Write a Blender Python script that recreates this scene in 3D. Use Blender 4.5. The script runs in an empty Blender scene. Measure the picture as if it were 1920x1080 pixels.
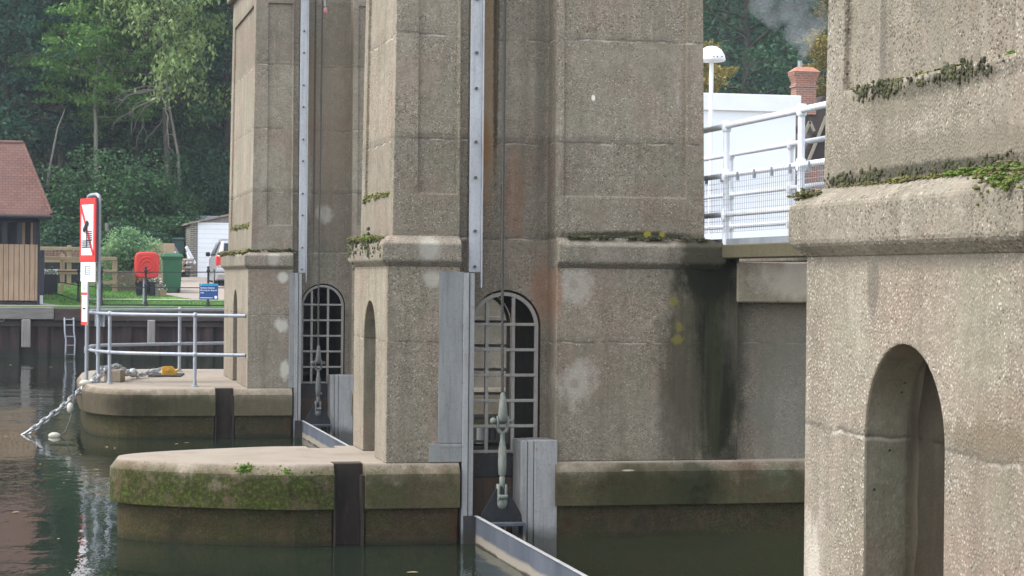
import bpy, bmesh, math, random
import numpy as np
from mathutils import Vector, Matrix, Quaternion
PI = math.pi
SC = bpy.context.scene
COL = SC.collection
R = math.radians

# ------------------------------------------------------------------ camera model
FPX, HC = 3947.0, 2.38
TH = math.atan((960 - 65.0) / FPX)
PITCH = math.atan((521.5 - 540) / FPX)
ROLL = 0.0095
FW = Vector((math.sin(TH) * math.cos(PITCH), math.cos(TH) * math.cos(PITCH), math.sin(PITCH)))
RT = FW.cross(Vector((0, 0, 1))).normalized()
UPV = RT.cross(FW)
RT2 = RT * math.cos(ROLL) + UPV * math.sin(ROLL)
UP2 = UPV * math.cos(ROLL) - RT * math.sin(ROLL)


def at(u, v, Y):
    """a point of the photograph (1920 x 1080) at the distance Y"""
    d = FW + RT2 * ((u - 960) / FPX) + UP2 * (-(v - 540) / FPX)
    t = Y / d.y
    return Vector((d.x * t, Y, HC + d.z * t))


cam = bpy.data.objects.new('camera', bpy.data.cameras.new('camera'))
COL.objects.link(cam)
cam.data.sensor_width = 36
cam.data.lens = 36 * FPX / 1920
cam.data.clip_end = 3000
cam.data.clip_start = 0.1
m = Matrix((RT2, UP2, -FW)).transposed().to_4x4()
m.translation = Vector((0, 0, HC))
cam.matrix_world = m
SC.camera = cam

# ------------------------------------------------------------------ light
SUN_EL, SUN_AZ = R(54), R(271)
w = bpy.data.worlds.new('World'); SC.world = w; w.use_nodes = True
nt = w.node_tree
sky = nt.nodes.new('ShaderNodeTexSky'); sky.sky_type = 'NISHITA'; sky.sun_disc = False
sky.sun_elevation = SUN_EL; sky.sun_rotation = SUN_AZ
sky.air_density = 1.0; sky.dust_density = 1.5; sky.ozone_density = 0.6
hsv = nt.nodes.new('ShaderNodeHueSaturation'); hsv.inputs['Saturation'].default_value = 0.42   # milky, thinly clouded sky
nt.links.new(sky.outputs[0], hsv.inputs['Color']); nt.links.new(hsv.outputs[0], nt.nodes['Background'].inputs[0])
nt.nodes['Background'].inputs[1].default_value = 0.15
sl = bpy.data.lights.new('sun', 'SUN'); sl.energy = 0.72; sl.angle = R(12); sl.color = (1.0, 0.99, 0.97)
so = bpy.data.objects.new('sun', sl); COL.objects.link(so)
sd = Vector((math.sin(SUN_AZ) * math.cos(SUN_EL), math.cos(SUN_AZ) * math.cos(SUN_EL), math.sin(SUN_EL)))
so.rotation_euler = sd.to_track_quat('Z', 'Y').to_euler()
so.location = sd * 60
SC.view_settings.view_transform = 'Standard'
SC.view_settings.look = 'None'
SC.view_settings.exposure = 1.78
SC.view_settings.gamma = 1
SC.cycles.max_bounces = 6
SC.cycles.transparent_max_bounces = 8
SC.cycles.volume_step_rate = 2.0


# ------------------------------------------------------------------ node helpers
class NT:
    def __init__(s, name):
        s.m = bpy.data.materials.new(name); s.m.use_nodes = True
        s.t = s.m.node_tree
        s.b = s.t.nodes['Principled BSDF']
        s._pos = None; s._xyz = None

    def n(s, kind, **kw):
        nd = s.t.nodes.new('ShaderNode' + kind)
        for k, v in kw.items(): setattr(nd, k, v)
        return nd

    def l(s, a, b): s.t.links.new(a, b)

    def setin(s, sock, v):
        if isinstance(v, bpy.types.NodeSocket): s.l(v, sock)
        else: sock.default_value = v

    @property
    def pos(s):
        if s._pos is None: s._pos = s.n('NewGeometry').outputs['Position']
        return s._pos

    def xyz(s):
        if s._xyz is None:
            q = s.n('SeparateXYZ'); s.l(s.pos, q.inputs[0]); s._xyz = q
        return s._xyz.outputs

    def math(s, op, a, b=0.0, c=0.0, clamp=False):
        q = s.n('Math', operation=op); q.use_clamp = clamp
        s.setin(q.inputs[0], a); s.setin(q.inputs[1], b); s.setin(q.inputs[2], c)
        return q.outputs[0]

    def scale(s, v, sc):
        q = s.n('VectorMath', operation='MULTIPLY'); s.l(v, q.inputs[0]); q.inputs[1].default_value = sc
        return q.outputs[0]

    def math_vec(s, v):
        """position shaken by noise, for ragged lines"""
        q = s.n('TexNoise'); q.inputs['Scale'].default_value = 5; q.inputs['Detail'].default_value = 4; s.l(v, q.inputs['Vector'])
        a = s.n('VectorMath', operation='MULTIPLY_ADD'); s.l(q.outputs['Color'], a.inputs[0]); a.inputs[1].default_value = (0.25, 0.25, 0.25); s.l(v, a.inputs[2])
        return a.outputs[0]

    def noise(s, scale=5, detail=4, rough=0.55, vec=None, dist=0.0):
        q = s.n('TexNoise'); q.inputs['Scale'].default_value = scale; q.inputs['Detail'].default_value = detail
        q.inputs['Roughness'].default_value = rough; q.inputs['Distortion'].default_value = dist
        s.l(vec if vec is not None else s.pos, q.inputs['Vector'])
        return q.outputs['Fac']

    def voro(s, scale, vec=None, feature='F1', rnd=1.0):
        q = s.n('TexVoronoi', feature=feature); q.inputs['Scale'].default_value = scale
        q.inputs['Randomness'].default_value = rnd
        s.l(vec if vec is not None else s.pos, q.inputs['Vector'])
        return q

    def ramp(s, fac, stops, interp='LINEAR'):
        q = s.n('ValToRGB'); q.color_ramp.interpolation = interp
        e = q.color_ramp.elements
        while len(e) < len(stops): e.new(0.5)
        for i, (p, c) in enumerate(stops):
            e[i].position = p; e[i].color = (c, c, c, 1) if isinstance(c, (int, float)) else (*c, 1)
        s.l(fac, q.inputs[0]); return q.outputs[0]

    def mr(s, v, a, b, c=0.0, d=1.0):
        q = s.n('MapRange'); q.clamp = True
        s.setin(q.inputs[0], v)
        for i, x in enumerate((a, b, c, d)): q.inputs[i + 1].default_value = x
        return q.outputs[0]

    def mix(s, fac, a, b, mode='MIX'):
        q = s.n('Mix', data_type='RGBA', blend_type=mode)
        s.setin(q.inputs[0], fac)
        for sock, v in ((q.inputs[6], a), (q.inputs[7], b)):
            if isinstance(v, bpy.types.NodeSocket): s.l(v, sock)
            else: sock.default_value = (*v, 1)
        return q.outputs[2]

    def out(s, color=None, rough=None, metal=None, spec=None):
        if color is not None:
            if isinstance(color, bpy.types.NodeSocket): s.l(color, s.b.inputs['Base Color'])
            else: s.b.inputs['Base Color'].default_value = (*color, 1)
        if rough is not None: s.setin(s.b.inputs['Roughness'], rough)
        if metal is not None: s.setin(s.b.inputs['Metallic'], metal)
        if spec is not None: s.b.inputs['Specular IOR Level'].default_value = spec
        return s.m

    def bump(s, h, strength=0.5, dist=0.01, prev=None):
        q = s.n('Bump'); q.inputs['Strength'].default_value = strength; q.inputs['Distance'].default_value = dist
        s.l(h, q.inputs['Height'])
        if prev is not None: s.l(prev, q.inputs['Normal'])
        s.l(q.outputs[0], s.b.inputs['Normal']); return q.outputs[0]


JOINTS = (1.805, 2.745, 3.62, 4.56, 5.5)


def concrete(name, blobs=(), tint=(1, 1, 1), agg=1.0, moss=0.0, joints=JOINTS, wet=1.0, streak=1.0, top_lit=False):
    """exposed aggregate concrete; blobs: (axis, centre, z, r across, r up, colour, strength, wobble)"""
    g = NT(name); X, Y, Z = g.xyz()
    # cement matrix
    n1 = g.noise(1.3, 6, 0.65); n2 = g.noise(9, 5, 0.6)
    base = g.ramp(n1, [(0.28, (0.185, 0.163, 0.133)), (0.5, (0.285, 0.258, 0.218)), (0.74, (0.39, 0.365, 0.32))])
    base = g.mix(g.mr(n2, 0.3, 0.75, 0.0, 0.55), base, (0.20, 0.19, 0.165))
    base = g.mix(g.mr(g.noise(0.9, 4, 0.6, g.scale(g.pos, (1.7, 1.1, 1.4))), 0.48, 0.64, 0, 0.60), base, (0.255, 0.185, 0.16))
    base = g.mix(g.mr(g.noise(1.1, 4, 0.6, g.scale(g.pos, (1.2, 1.5, 0.9))), 0.50, 0.66, 0, 0.60), base, (0.19, 0.20, 0.155))
    # pebbles
    wv = g.n('VectorMath', operation='ADD'); g.l(g.pos, wv.inputs[0])
    v = g.voro(74, None)
    sep = g.n('SeparateColor'); g.l(v.outputs['Color'], sep.inputs[0])
    rnd, rnd2 = sep.outputs[0], sep.outputs[1]
    pcol = g.ramp(rnd, [(0.0, (0.05, 0.045, 0.04)), (0.22, (0.13, 0.112, 0.092)), (0.42, (0.265, 0.225, 0.18)), (0.62, (0.345, 0.30, 0.25)),
                        (0.86, (0.41, 0.38, 0.335)), (0.97, (0.56, 0.54, 0.50))], 'LINEAR')
    pm = g.math('MULTIPLY', g.mr(v.outputs['Distance'], 0.54, 0.42), g.mr(rnd2, 0.16, 0.24))
    area = g.mr(g.noise(2.2, 5, 0.68), 0.38, 0.58, 0.30, 1.0)
    pm = g.math('MULTIPLY', pm, g.math('MULTIPLY', area, min(1.0, 0.92 * agg)))
    col = g.mix(pm, base, pcol)
    col = g.mix(g.mr(g.noise(13, 4, 0.7), 0.40, 0.68, 0, 0.38), col, (0.135, 0.122, 0.10))
    col = g.mix(g.mr(g.noise(17, 4, 0.7), 0.52, 0.72, 0, 0.30), col, (0.42, 0.40, 0.36))
    # fine sand grain
    col = g.mix(g.mr(g.noise(220, 2, 0.7), 0.35, 0.7, 0, 0.42 * agg), col, (0.115, 0.10, 0.082))
    # larger sparse flints and pits
    v2 = g.voro(33)
    s2 = g.n('SeparateColor'); g.l(v2.outputs['Color'], s2.inputs[0])
    g_fl = 0.22
    fl = g.math('MULTIPLY', g.mr(v2.outputs['Distance'], g_fl, g_fl - 0.07), g.mr(s2.outputs[0], 0.90, 0.92))
    col = g.mix(g.math('MULTIPLY', g.math('MULTIPLY', fl, g.mr(g.noise(1.4, 3), 0.42, 0.62, 0.25, 1.0)), 0.85 * agg), col, (0.56, 0.55, 0.51))
    pit = g.math('MULTIPLY', g.mr(v2.outputs['Distance'], 0.22, 0.12), g.mr(s2.outputs[0], 0.17, 0.15))
    col = g.mix(g.math('MULTIPLY', pit, 0.85), col, (0.05, 0.047, 0.042))
    v3 = g.voro(48)
    s3 = g.n('SeparateColor'); g.l(v3.outputs['Color'], s3.inputs[0])
    pk = g.math('MULTIPLY', g.mr(v3.outputs['Distance'], 0.30, 0.16), g.mr(s3.outputs[0], 0.24, 0.20))
    col = g.mix(g.math('MULTIPLY', pk, 0.8 * min(1, agg)), col, (0.045, 0.04, 0.034))
    # hairline cracks
    cv = g.voro(1.3, g.math_vec(g.pos), 'DISTANCE_TO_EDGE')
    ck = g.math('MULTIPLY', g.mr(cv.outputs['Distance'], 0.006, 0.001), g.mr(g.noise(1.0, 3), 0.56, 0.62))
    col = g.mix(g.math('MULTIPLY', ck, 0.6), col, (0.06, 0.055, 0.048))
    # vertical run-off streaks
    st = g.noise(3.2, 5, 0.6, g.scale(g.pos, (2.2, 2.2, 0.16)))
    col = g.mix(g.mr(st, 0.50, 0.74, 0, 0.50 * streak), col, (0.115, 0.105, 0.085))
    st2 = g.noise(5.0, 4, 0.6, g.scale(g.pos, (2.6, 2.6, 0.22)))
    col = g.mix(g.mr(st2, 0.60, 0.80, 0, 0.30 * streak), col, (0.42, 0.40, 0.37))
    # construction joints
    wob = g.math('MULTIPLY', g.math('SUBTRACT', g.noise(3.5, 3), 0.5), 0.07)
    zz = g.math('ADD', Z, wob)
    for j in joints:
        d = g.math('SUBTRACT', zz, j)
        ad = g.math('ABSOLUTE', d)
        br = g.mr(g.noise(6, 2), 0.40, 0.56)
        col = g.mix(g.math('MULTIPLY', g.math('MULTIPLY', g.mr(ad, 0.014, 0.004), br), 0.55), col, (0.06, 0.055, 0.05))
        up = g.math('MULTIPLY', g.mr(d, 0.09, 0.0), g.mr(d, -0.002, 0.004))
        col = g.mix(g.math('MULTIPLY', g.math('MULTIPLY', up, br), 0.35), col, (0.10, 0.09, 0.08))
        dn = g.math('MULTIPLY', g.mr(d, -0.022, -0.012), g.mr(d, -0.002, -0.006))
        col = g.mix(g.math('MULTIPLY', g.math('MULTIPLY', dn, g.mr(g.noise(5, 2), 0.5, 0.62)), 0.6), col, (0.50, 0.48, 0.44))
    # every lift of the pour has its own shade
    lift = g.math('FLOOR', g.math('DIVIDE', g.math('SUBTRACT', zz, 1.805), 0.935))
    wn = g.n('TexWhiteNoise', noise_dimensions='1D'); g.l(lift, wn.inputs['W'])
    hs = g.n('HueSaturation'); g.l(g.mr(wn.outputs['Value'], 0, 1, 0.88, 1.10), hs.inputs['Value']); g.l(col, hs.inputs['Color']); col = hs.outputs[0]
    # local stains
    vst = g.mr(g.noise(3.0, 6, 0.65, g.scale(g.pos, (5.0, 5.0, 0.22))), 0.32, 0.56, 0.6, 1.0)
    for ax, c0, z0, ra, rz, bc, bs, wb in blobs:
        a = g.math('DIVIDE', g.math('SUBTRACT', X if ax == 'x' else Y, c0), ra)
        b = g.math('DIVIDE', g.math('SUBTRACT', Z, z0), rz)
        d = g.math('SQRT', g.math('ADD', g.math('MULTIPLY', a, a), g.math('MULTIPLY', b, b)))
        nn = g.math('MULTIPLY', g.math('SUBTRACT', g.noise(max(4.5, 1.1 / min(ra, rz)), 6, 0.72, g.scale(g.pos, (1, 1, 0.6))), 0.5), wb * 1.5)
        k = g.mr(g.math('ADD', d, nn), 1.12, 0.62, 0, bs)
        if rz > 0.8 and wb > 0.55: k = g.math('MULTIPLY', k, vst)
        col = g.mix(k, col, bc)
    # damp and algae toward the water line
    if wet:
        nn = g.math('MULTIPLY', g.math('SUBTRACT', g.noise(2.6, 5, 0.65), 0.5), 0.6)
        zt = g.math('ADD', Z, nn)
        k = g.math('MULTIPLY', g.mr(zt, 0.74, 0.54), 0.74 * wet)
        dampc = g.ramp(g.noise(3.3, 5, 0.7), [(0.3, (0.14, 0.13, 0.105)), (0.46, (0.36, 0.30, 0.215)), (0.6, (0.235, 0.265, 0.13)), (0.78, (0.56, 0.42, 0.28))])
        k = g.math('MULTIPLY', g.mr(zt, 0.74, 0.54), min(1.0, 0.95 * wet))
        col = g.mix(k, col, g.mix(1.0, col, dampc, 'MULTIPLY'))
        col = g.mix(g.mr(g.math('ADD', Z, g.math('MULTIPLY', nn, 0.15)), 0.07, 0.01, 0, 0.75), col, g.mix(g.mr(X, 4.2, 4.6), (0.025, 0.025, 0.02), (0.060, 0.068, 0.036)))
    if moss:
        nm = g.noise(5.0, 6, 0.72)
        low = g.mr(Z, 0.70, 0.60)
        k = g.math('MULTIPLY', g.math('MULTIPLY', g.mr(nm, 0.37, 0.50), low), g.mr(X, 2.7, 3.2, 0.92 * moss, 0.45 * moss))
        col = g.mix(k, col, g.mix(g.mr(X, 2.7, 3.2), g.ramp(g.noise(30, 4, 0.75), [(0.36, (0.014, 0.018, 0.007)), (0.54, (0.036, 0.050, 0.010)), (0.74, (0.095, 0.17, 0.018))]), (0.045, 0.056, 0.026)))
    if moss:
        col = g.mix(g.math('MULTIPLY', g.mr(Z, 0.700, 0.722), g.mr(g.noise(3.0, 5), 0.25, 0.6, 0.5, 0.95)), col, (0.28, 0.262, 0.238))  # deck top painted paler to put its daylight into the colour
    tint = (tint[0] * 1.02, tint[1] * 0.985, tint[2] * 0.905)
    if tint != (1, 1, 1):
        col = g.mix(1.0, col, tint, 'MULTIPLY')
    h = g.math('ADD', g.math('MULTIPLY', pm, g.math('SUBTRACT', 1.0, v.outputs['Distance'])), g.math('MULTIPLY', g.noise(45, 4, 0.7), 0.8))
    h = g.math('SUBTRACT', h, g.math('MULTIPLY', pit, 1.2))
    g.bump(h, 0.75, 0.006)
    return g.out(col, 0.9, spec=0.12)


def steel(name, c1, c2, rough=0.5, metal=0.0, rust=0.0, scale=3.0):
    g = NT(name)
    n = g.noise(scale, 6, 0.65, g.scale(g.pos, (1.5, 1.5, 0.5)))
    col = g.mix(g.mr(n, 0.3, 0.7), c1, c2)
    sp = g.noise(scale * 14, 4, 0.7)
    col = g.mix(g.mr(sp, 0.5, 0.8, 0, 0.5), col, tuple(x * 0.55 for x in c1))
    if rust:
        col = g.mix(g.mr(g.noise(scale * 2.2, 6, 0.75, g.scale(g.pos, (1.5, 1.5, 0.35))), 0.52, 0.70, 0, rust), col, (0.16, 0.085, 0.045))
    if scale == 3.0:
        X, Y, Z = g.xyz()
        col = g.mix(g.mr(g.noise(4, 6, 0.7, g.scale(g.pos, (9, 9, 0.35))), 0.50, 0.72, 0, 0.45), col, tuple(x * 0.45 for x in c1))
        col = g.mix(g.mr(g.noise(26, 5, 0.75, g.scale(g.pos, (1, 1, 0.45))), 0.60, 0.68, 0, 0.55), col, (0.19, 0.105, 0.06))
        zz = g.math('ADD', Z, g.math('MULTIPLY', g.math('SUBTRACT', g.noise(6, 4), 0.5), 0.16))
        col = g.mix(g.mr(zz, 0.17, 0.05, 0, 0.75), col, (0.05, 0.048, 0.035))
    g.bump(sp, 0.15, 0.004)
    return g.out(col, g.mr(n, 0.3, 0.7, rough - 0.12, rough + 0.12), metal, 0.12 if c1[0] < 0.09 else 0.35)


def flat(name, c, rough=0.6, var=0.25, scale=6.0, metal=0.0, spec=0.4):
    g = NT(name)
    n = g.noise(scale, 5, 0.65)
    col = g.mix(g.mr(n, 0.3, 0.72), c, tuple(x * (1 - var) for x in c))
    return g.out(col, rough, metal, spec)


def leafmat(name, c1, c2, c3, cl=0.9):
    g = NT(name)
    oi = g.n('ObjectInfo')
    off = g.n('VectorMath', operation='ADD'); g.l(g.pos, off.inputs[0]); g.l(oi.outputs['Location'], off.inputs[1])
    n = g.noise(cl, 3, 0.6, off.outputs[0]); n2 = g.noise(7.0, 2, 0.5)
    col = g.ramp(g.math('ADD', g.math('MULTIPLY', n, 0.6), g.math('MULTIPLY', n2, 0.4)), [(0.30, c1), (0.5, c2), (0.70, c3)])
    g.out(col, 0.55, spec=0.3)
    tr = g.n('BsdfTranslucent'); g.l(col, tr.inputs[0])
    mx = g.n('MixShader'); mx.inputs[0].default_value = 0.3
    g.l(g.b.outputs[0], mx.inputs[1]); g.l(tr.outputs[0], mx.inputs[2])
    g.l(mx.outputs[0], g.t.nodes['Material Output'].inputs['Surface'])
    return g.m


def timber(name, c1, c2, axis=2, scale=1.0):
    g = NT(name)
    sc = [7.0, 7.0, 7.0]; sc[axis] = 0.5
    n = g.noise(4 * scale, 6, 0.65, g.scale(g.pos, tuple(sc)))
    n2 = g.noise(1.2, 3)
    col = g.mix(g.mr(n, 0.3, 0.72), c1, c2)
    col = g.mix(g.mr(n2, 0.4, 0.75, 0, 0.4), col, tuple(x * 0.6 for x in c1))
    g.bump(n, 0.3, 0.01)
    return g.out(col, 0.8, spec=0.2)


# ------------------------------------------------------------------ mesh helpers
ORG = {}


class MB:
    """collects simple shapes in world coordinates; build() links them as one mesh object"""

    def __init__(s): s.bm = bmesh.new()

    def poly(s, pts):
        vs = [s.bm.verts.new(p) for p in pts]
        return s.bm.faces.new(vs)

    def box(s, x0, x1, y0, y1, z0, z1, bev=0.0, seg=1):
        before = set(s.bm.verts)
        v = [s.bm.verts.new((x, y, z)) for z in (z0, z1) for y in (y0, y1) for x in (x0, x1)]
        fs = [s.bm.faces.new([v[i] for i in q]) for q in ((0, 2, 3, 1), (4, 5, 7, 6), (0, 1, 5, 4), (2, 6, 7, 3), (0, 4, 6, 2), (1, 3, 7, 5))]
        if bev:
            es = list({e for f in fs for e in f.edges})
            bmesh.ops.bevel(s.bm, geom=es, offset=bev, segments=seg, affect='EDGES', profile=0.5)
        return v

    def obox(s, c, sx, sy, sz, mat, bev=0.0):
        """box of size sx, sy, sz about c, turned by the 3x3 matrix mat"""
        v = []
        for z in (-.5, .5):
            for y in (-.5, .5):
                for x in (-.5, .5):
                    v.append(s.bm.verts.new(Vector(c) + mat @ Vector((x * sx, y * sy, z * sz))))
        fs = [s.bm.faces.new([v[i] for i in q]) for q in ((0, 2, 3, 1), (4, 5, 7, 6), (0, 1, 5, 4), (2, 6, 7, 3), (0, 4, 6, 2), (1, 3, 7, 5))]
        if bev:
            bmesh.ops.bevel(s.bm, geom=list({e for f in fs for e in f.edges}), offset=bev, segments=2, affect='EDGES', profile=0.5)

    def prism(s, pts, d):
        """planar polygon pushed along the vector d"""
        d = Vector(d); pts = [Vector(p) for p in pts]
        a = [s.bm.verts.new(p) for p in pts]; b = [s.bm.verts.new(p + d) for p in pts]
        n = len(pts)
        s.bm.faces.new(a[::-1]); s.bm.faces.new(b)
        for i in range(n): s.bm.faces.new((a[i], a[(i + 1) % n], b[(i + 1) % n], b[i]))

    def loft(s, rings, cap=True, close=True):
        rr = [[s.bm.verts.new(p) for p in r] for r in rings]
        n = len(rr[0])
        for a, b in zip(rr, rr[1:]):
            for i in range(n if close else n - 1):
                s.bm.faces.new((a[i], a[(i + 1) % n], b[(i + 1) % n], b[i]))
        if cap:
            s.bm.faces.new(rr[0][::-1]); s.bm.faces.new(rr[-1])

    def tube(s, pts, r, n=8, cap=True):
        pts = [Vector(p) for p in pts]
        rs = r if isinstance(r, (list, tuple)) else [r] * len(pts)
        d = (pts[1] - pts[0]).normalized()
        u = d.orthogonal().normalized(); rings = []
        for i, p in enumerate(pts):
            if i == 0: t = pts[1] - pts[0]
            elif i == len(pts) - 1: t = pts[i] - pts[i - 1]
            else: t = (pts[i + 1] - pts[i]).normalized() + (pts[i] - pts[i - 1]).normalized()
            t.normalize()
            u = (u - t * u.dot(t)).normalized(); v = t.cross(u)
            rings.append([p + (u * math.cos(2 * PI * k / n) + v * math.sin(2 * PI * k / n)) * rs[i] for k in range(n)])
        s.loft(rings, cap)

    def lathe(s, c, prof, n=14):
        c = Vector(c)
        s.loft([[c + Vector((r * math.cos(2 * PI * k / n), r * math.sin(2 * PI * k / n), z)) for k in range(n)] for r, z in prof])

    def ball(s, c, r, sx=1, sy=1, sz=1, n=8):
        prof = [(max(r * math.sin(PI * i / n), 1e-4), -r * math.cos(PI * i / n)) for i in range(n + 1)]
        c = Vector(c)
        s.loft([[c + Vector((q * math.cos(2 * PI * k / 12) * sx, q * math.sin(2 * PI * k / 12) * sy, z * sz)) for k in range(12)] for q, z in prof])

    def torus(s, c, a, b, w, r, n=14, m=6, half=0.0):
        """ring (or oval chain link) about c spanned by unit vectors a and b; half lengthens it along a"""
        c, a, b = Vector(c), Vector(a).normalized(), Vector(b).normalized()
        k = a.cross(b); rings = []
        for i in range(n):
            t = 2 * PI * i / n
            e = a * math.cos(t) + b * math.sin(t)
            p = c + e * w + a * (half if math.cos(t) >= 0 else -half)
            rings.append([p + (e * math.cos(2 * PI * j / m) + k * math.sin(2 * PI * j / m)) * r for j in range(m)])
        rr = [[s.bm.verts.new(p) for p in q] for q in rings]
        for i in range(n):
            A, B = rr[i], rr[(i + 1) % n]
            for j in range(m): s.bm.faces.new((A[j], A[(j + 1) % m], B[(j + 1) % m], B[j]))

    def build(s, name, mat, parent=None, smooth=None, loc=None):
        bmesh.ops.recalc_face_normals(s.bm, faces=s.bm.faces)
        o = bpy.data.objects.new(name, bpy.data.meshes.new(name))
        if parent is not None:
            L = ORG[parent.name]
        else:
            L = Vector(loc) if loc is not None else Vector((0, 0, 0))
            if loc is None and len(s.bm.verts):
                xs = [v.co for v in s.bm.verts]
                L = Vector(((min(p.x for p in xs) + max(p.x for p in xs)) / 2, (min(p.y for p in xs) + max(p.y for p in xs)) / 2, min(p.z for p in xs)))
        for v in s.bm.verts: v.co -= L
        s.bm.to_mesh(o.data); s.bm.free()
        o.data.materials.append(mat)
        COL.objects.link(o)
        if parent is not None: o.parent = parent
        else: o.location = L
        ORG[o.name] = L
        if smooth is not None:
            o.data.polygons.foreach_set('use_smooth', [True] * len(o.data.polygons))
            try: o.data.set_sharp_from_angle(angle=R(smooth))
            except Exception: pass
        return o


def tag(o, label=None, cat=None, group=None, kind=None):
    if label: o['label'] = label
    if cat: o['category'] = cat
    if group: o['group'] = group
    if kind: o['kind'] = kind
    return o


def empty(name, loc, label=None, cat=None, group=None):
    o = bpy.data.objects.new(name, None); COL.objects.link(o)
    o.location = loc; o.empty_display_size = 0.2
    ORG[o.name] = Vector(loc)
    return tag(o, label, cat, group)


def copy_tree(o, delta=(0, 0, 0), parent=None):
    c = o.copy(); COL.objects.link(c)
    if parent is not None: c.parent = parent
    else: c.location = o.location + Vector(delta)
    for ch in list(o.children): copy_tree(ch, parent=c)
    return c


def carve(mb, cutters, name, mat, parent, bevel=0.0, seg=2, inner=None):
    """a solid with the cutters taken out of it, edges eased"""
    def tmp(q):
        bmesh.ops.recalc_face_normals(q.bm, faces=q.bm.faces)
        o = bpy.data.objects.new('tmp', bpy.data.meshes.new('tmp')); q.bm.to_mesh(o.data); q.bm.free()
        COL.objects.link(o); return o
    a = tmp(mb); cs = [tmp(c) for c in cutters]
    if inner is not None:
        a.data.materials.append(mat)
        for c in cs: c.data.materials.append(mat)
        for k_, mm_ in inner.items(): cs[k_].data.materials.clear(); cs[k_].data.materials.append(mm_)
    for c in cs:
        md = a.modifiers.new('b', 'BOOLEAN'); md.operation = 'DIFFERENCE'; md.object = c; md.solver = 'EXACT'
        if inner is not None: md.material_mode = 'TRANSFER'
    if bevel:
        md = a.modifiers.new('v', 'BEVEL'); md.width = bevel; md.segments = seg; md.limit_method = 'ANGLE'; md.angle_limit = R(28)
        md.use_clamp_overlap = True
    dg = bpy.context.evaluated_depsgraph_get()
    me = bpy.data.meshes.new_from_object(a.evaluated_get(dg))
    for c in cs: bpy.data.objects.remove(c)
    bpy.data.objects.remove(a)
    L = ORG[parent.name]
    me.transform(Matrix.Translation(-L)); me.name = name
    o = bpy.data.objects.new(name, me)
    me.materials.clear() if inner is None else None
    if inner is None: me.materials.append(mat)
    COL.objects.link(o); o.parent = parent; ORG[o.name] = L
    return o


def mesh_np(name, verts, faces_n, mat, parent=None, loc=(0, 0, 0)):
    """many small faces of faces_n corners each from an array of corners"""
    me = bpy.data.meshes.new(name)
    v = np.asarray(verts, dtype=np.float32).reshape(-1, 3)
    L = ORG[parent.name] if parent is not None else Vector(loc)
    v = v - np.array(L, dtype=np.float32)
    nv = len(v); nf = nv // faces_n
    me.vertices.add(nv); me.vertices.foreach_set('co', v.ravel())
    me.loops.add(nv); me.loops.foreach_set('vertex_index', np.arange(nv, dtype=np.int32))
    me.polygons.add(nf); me.polygons.foreach_set('loop_start', np.arange(0, nv, faces_n, dtype=np.int32))
    me.polygons.foreach_set('loop_total', np.full(nf, faces_n, dtype=np.int32))
    me.update(calc_edges=True); me.validate()
    me.materials.append(mat)
    o = bpy.data.objects.new(name, me); COL.objects.link(o)
    if parent is not None: o.parent = parent
    else: o.location = L
    ORG[o.name] = L
    return o


def leaves(centres, size, rs, droop=0.35, aspect=0.5, jitter=0.4):
    """rhombic leaf faces at the centres, random but mostly flat-lying and drooping"""
    n = len(centres)
    c = np.asarray(centres)
    az = rs.uniform(0, 2 * PI, n); el = rs.normal(-droop, 0.5, n); ro = rs.normal(0, 0.7, n)
    d = np.stack([np.cos(az) * np.cos(el), np.sin(az) * np.cos(el), np.sin(el)], 1)
    s = np.stack([-np.sin(az), np.cos(az), np.zeros(n)], 1)
    up = np.cross(d, s)
    s = s * np.cos(ro)[:, None] + up * np.sin(ro)[:, None]
    L = (size * rs.uniform(1 - jitter, 1 + jitter, n))[:, None]
    a = c - d * L * 0.5; b = c + s * L * aspect * 0.5 - d * L * 0.06; e = c + d * L * 0.5; f = c - s * L * aspect * 0.5 - d * L * 0.06
    return np.stack([a, b, e, f], 1).reshape(-1, 3)


def cushions(c, size, rs, drp):
    """small lumpy domes of moss; drp lengthens them downward where they hang"""
    n = len(c); out = []
    k = 6
    ang = np.arange(k) * 2 * PI / k
    sx = size * rs.uniform(0.6, 1.2, n); sz = size * rs.uniform(0.35, 0.8, n) * (1 + max(0, drp))
    ph = rs.uniform(0, 6.28, n)
    def ring(r, z):
        a = ang[None, :] + ph[:, None]
        rr_ = r * rs.uniform(0.75, 1.25, (n, k))
        return np.stack([c[:, 0:1] + np.cos(a) * rr_ * sx[:, None], c[:, 1:2] + np.sin(a) * rr_ * sx[:, None], c[:, 2:3] + (z + rs.uniform(-.1, .1, (n, k))) * sz[:, None]], 2)
    A, B, C_ = ring(0.75, -0.7), ring(1.0, 0.0), ring(0.62, 0.62)
    T_ = np.repeat((c + np.stack([np.zeros(n), np.zeros(n), 0.95 * sz], 1))[:, None, :], k, 1)
    r = lambda q_: np.roll(q_, -1, 1)
    for P_, Q_ in ((A, B), (B, C_)):
        out += [np.stack([P_, r(P_), r(Q_)], 2), np.stack([P_, r(Q_), Q_], 2)]
    out.append(np.stack([C_, r(C_), T_], 2))
    return np.concatenate([q_.reshape(-1, 3) for q_ in out])


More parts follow.
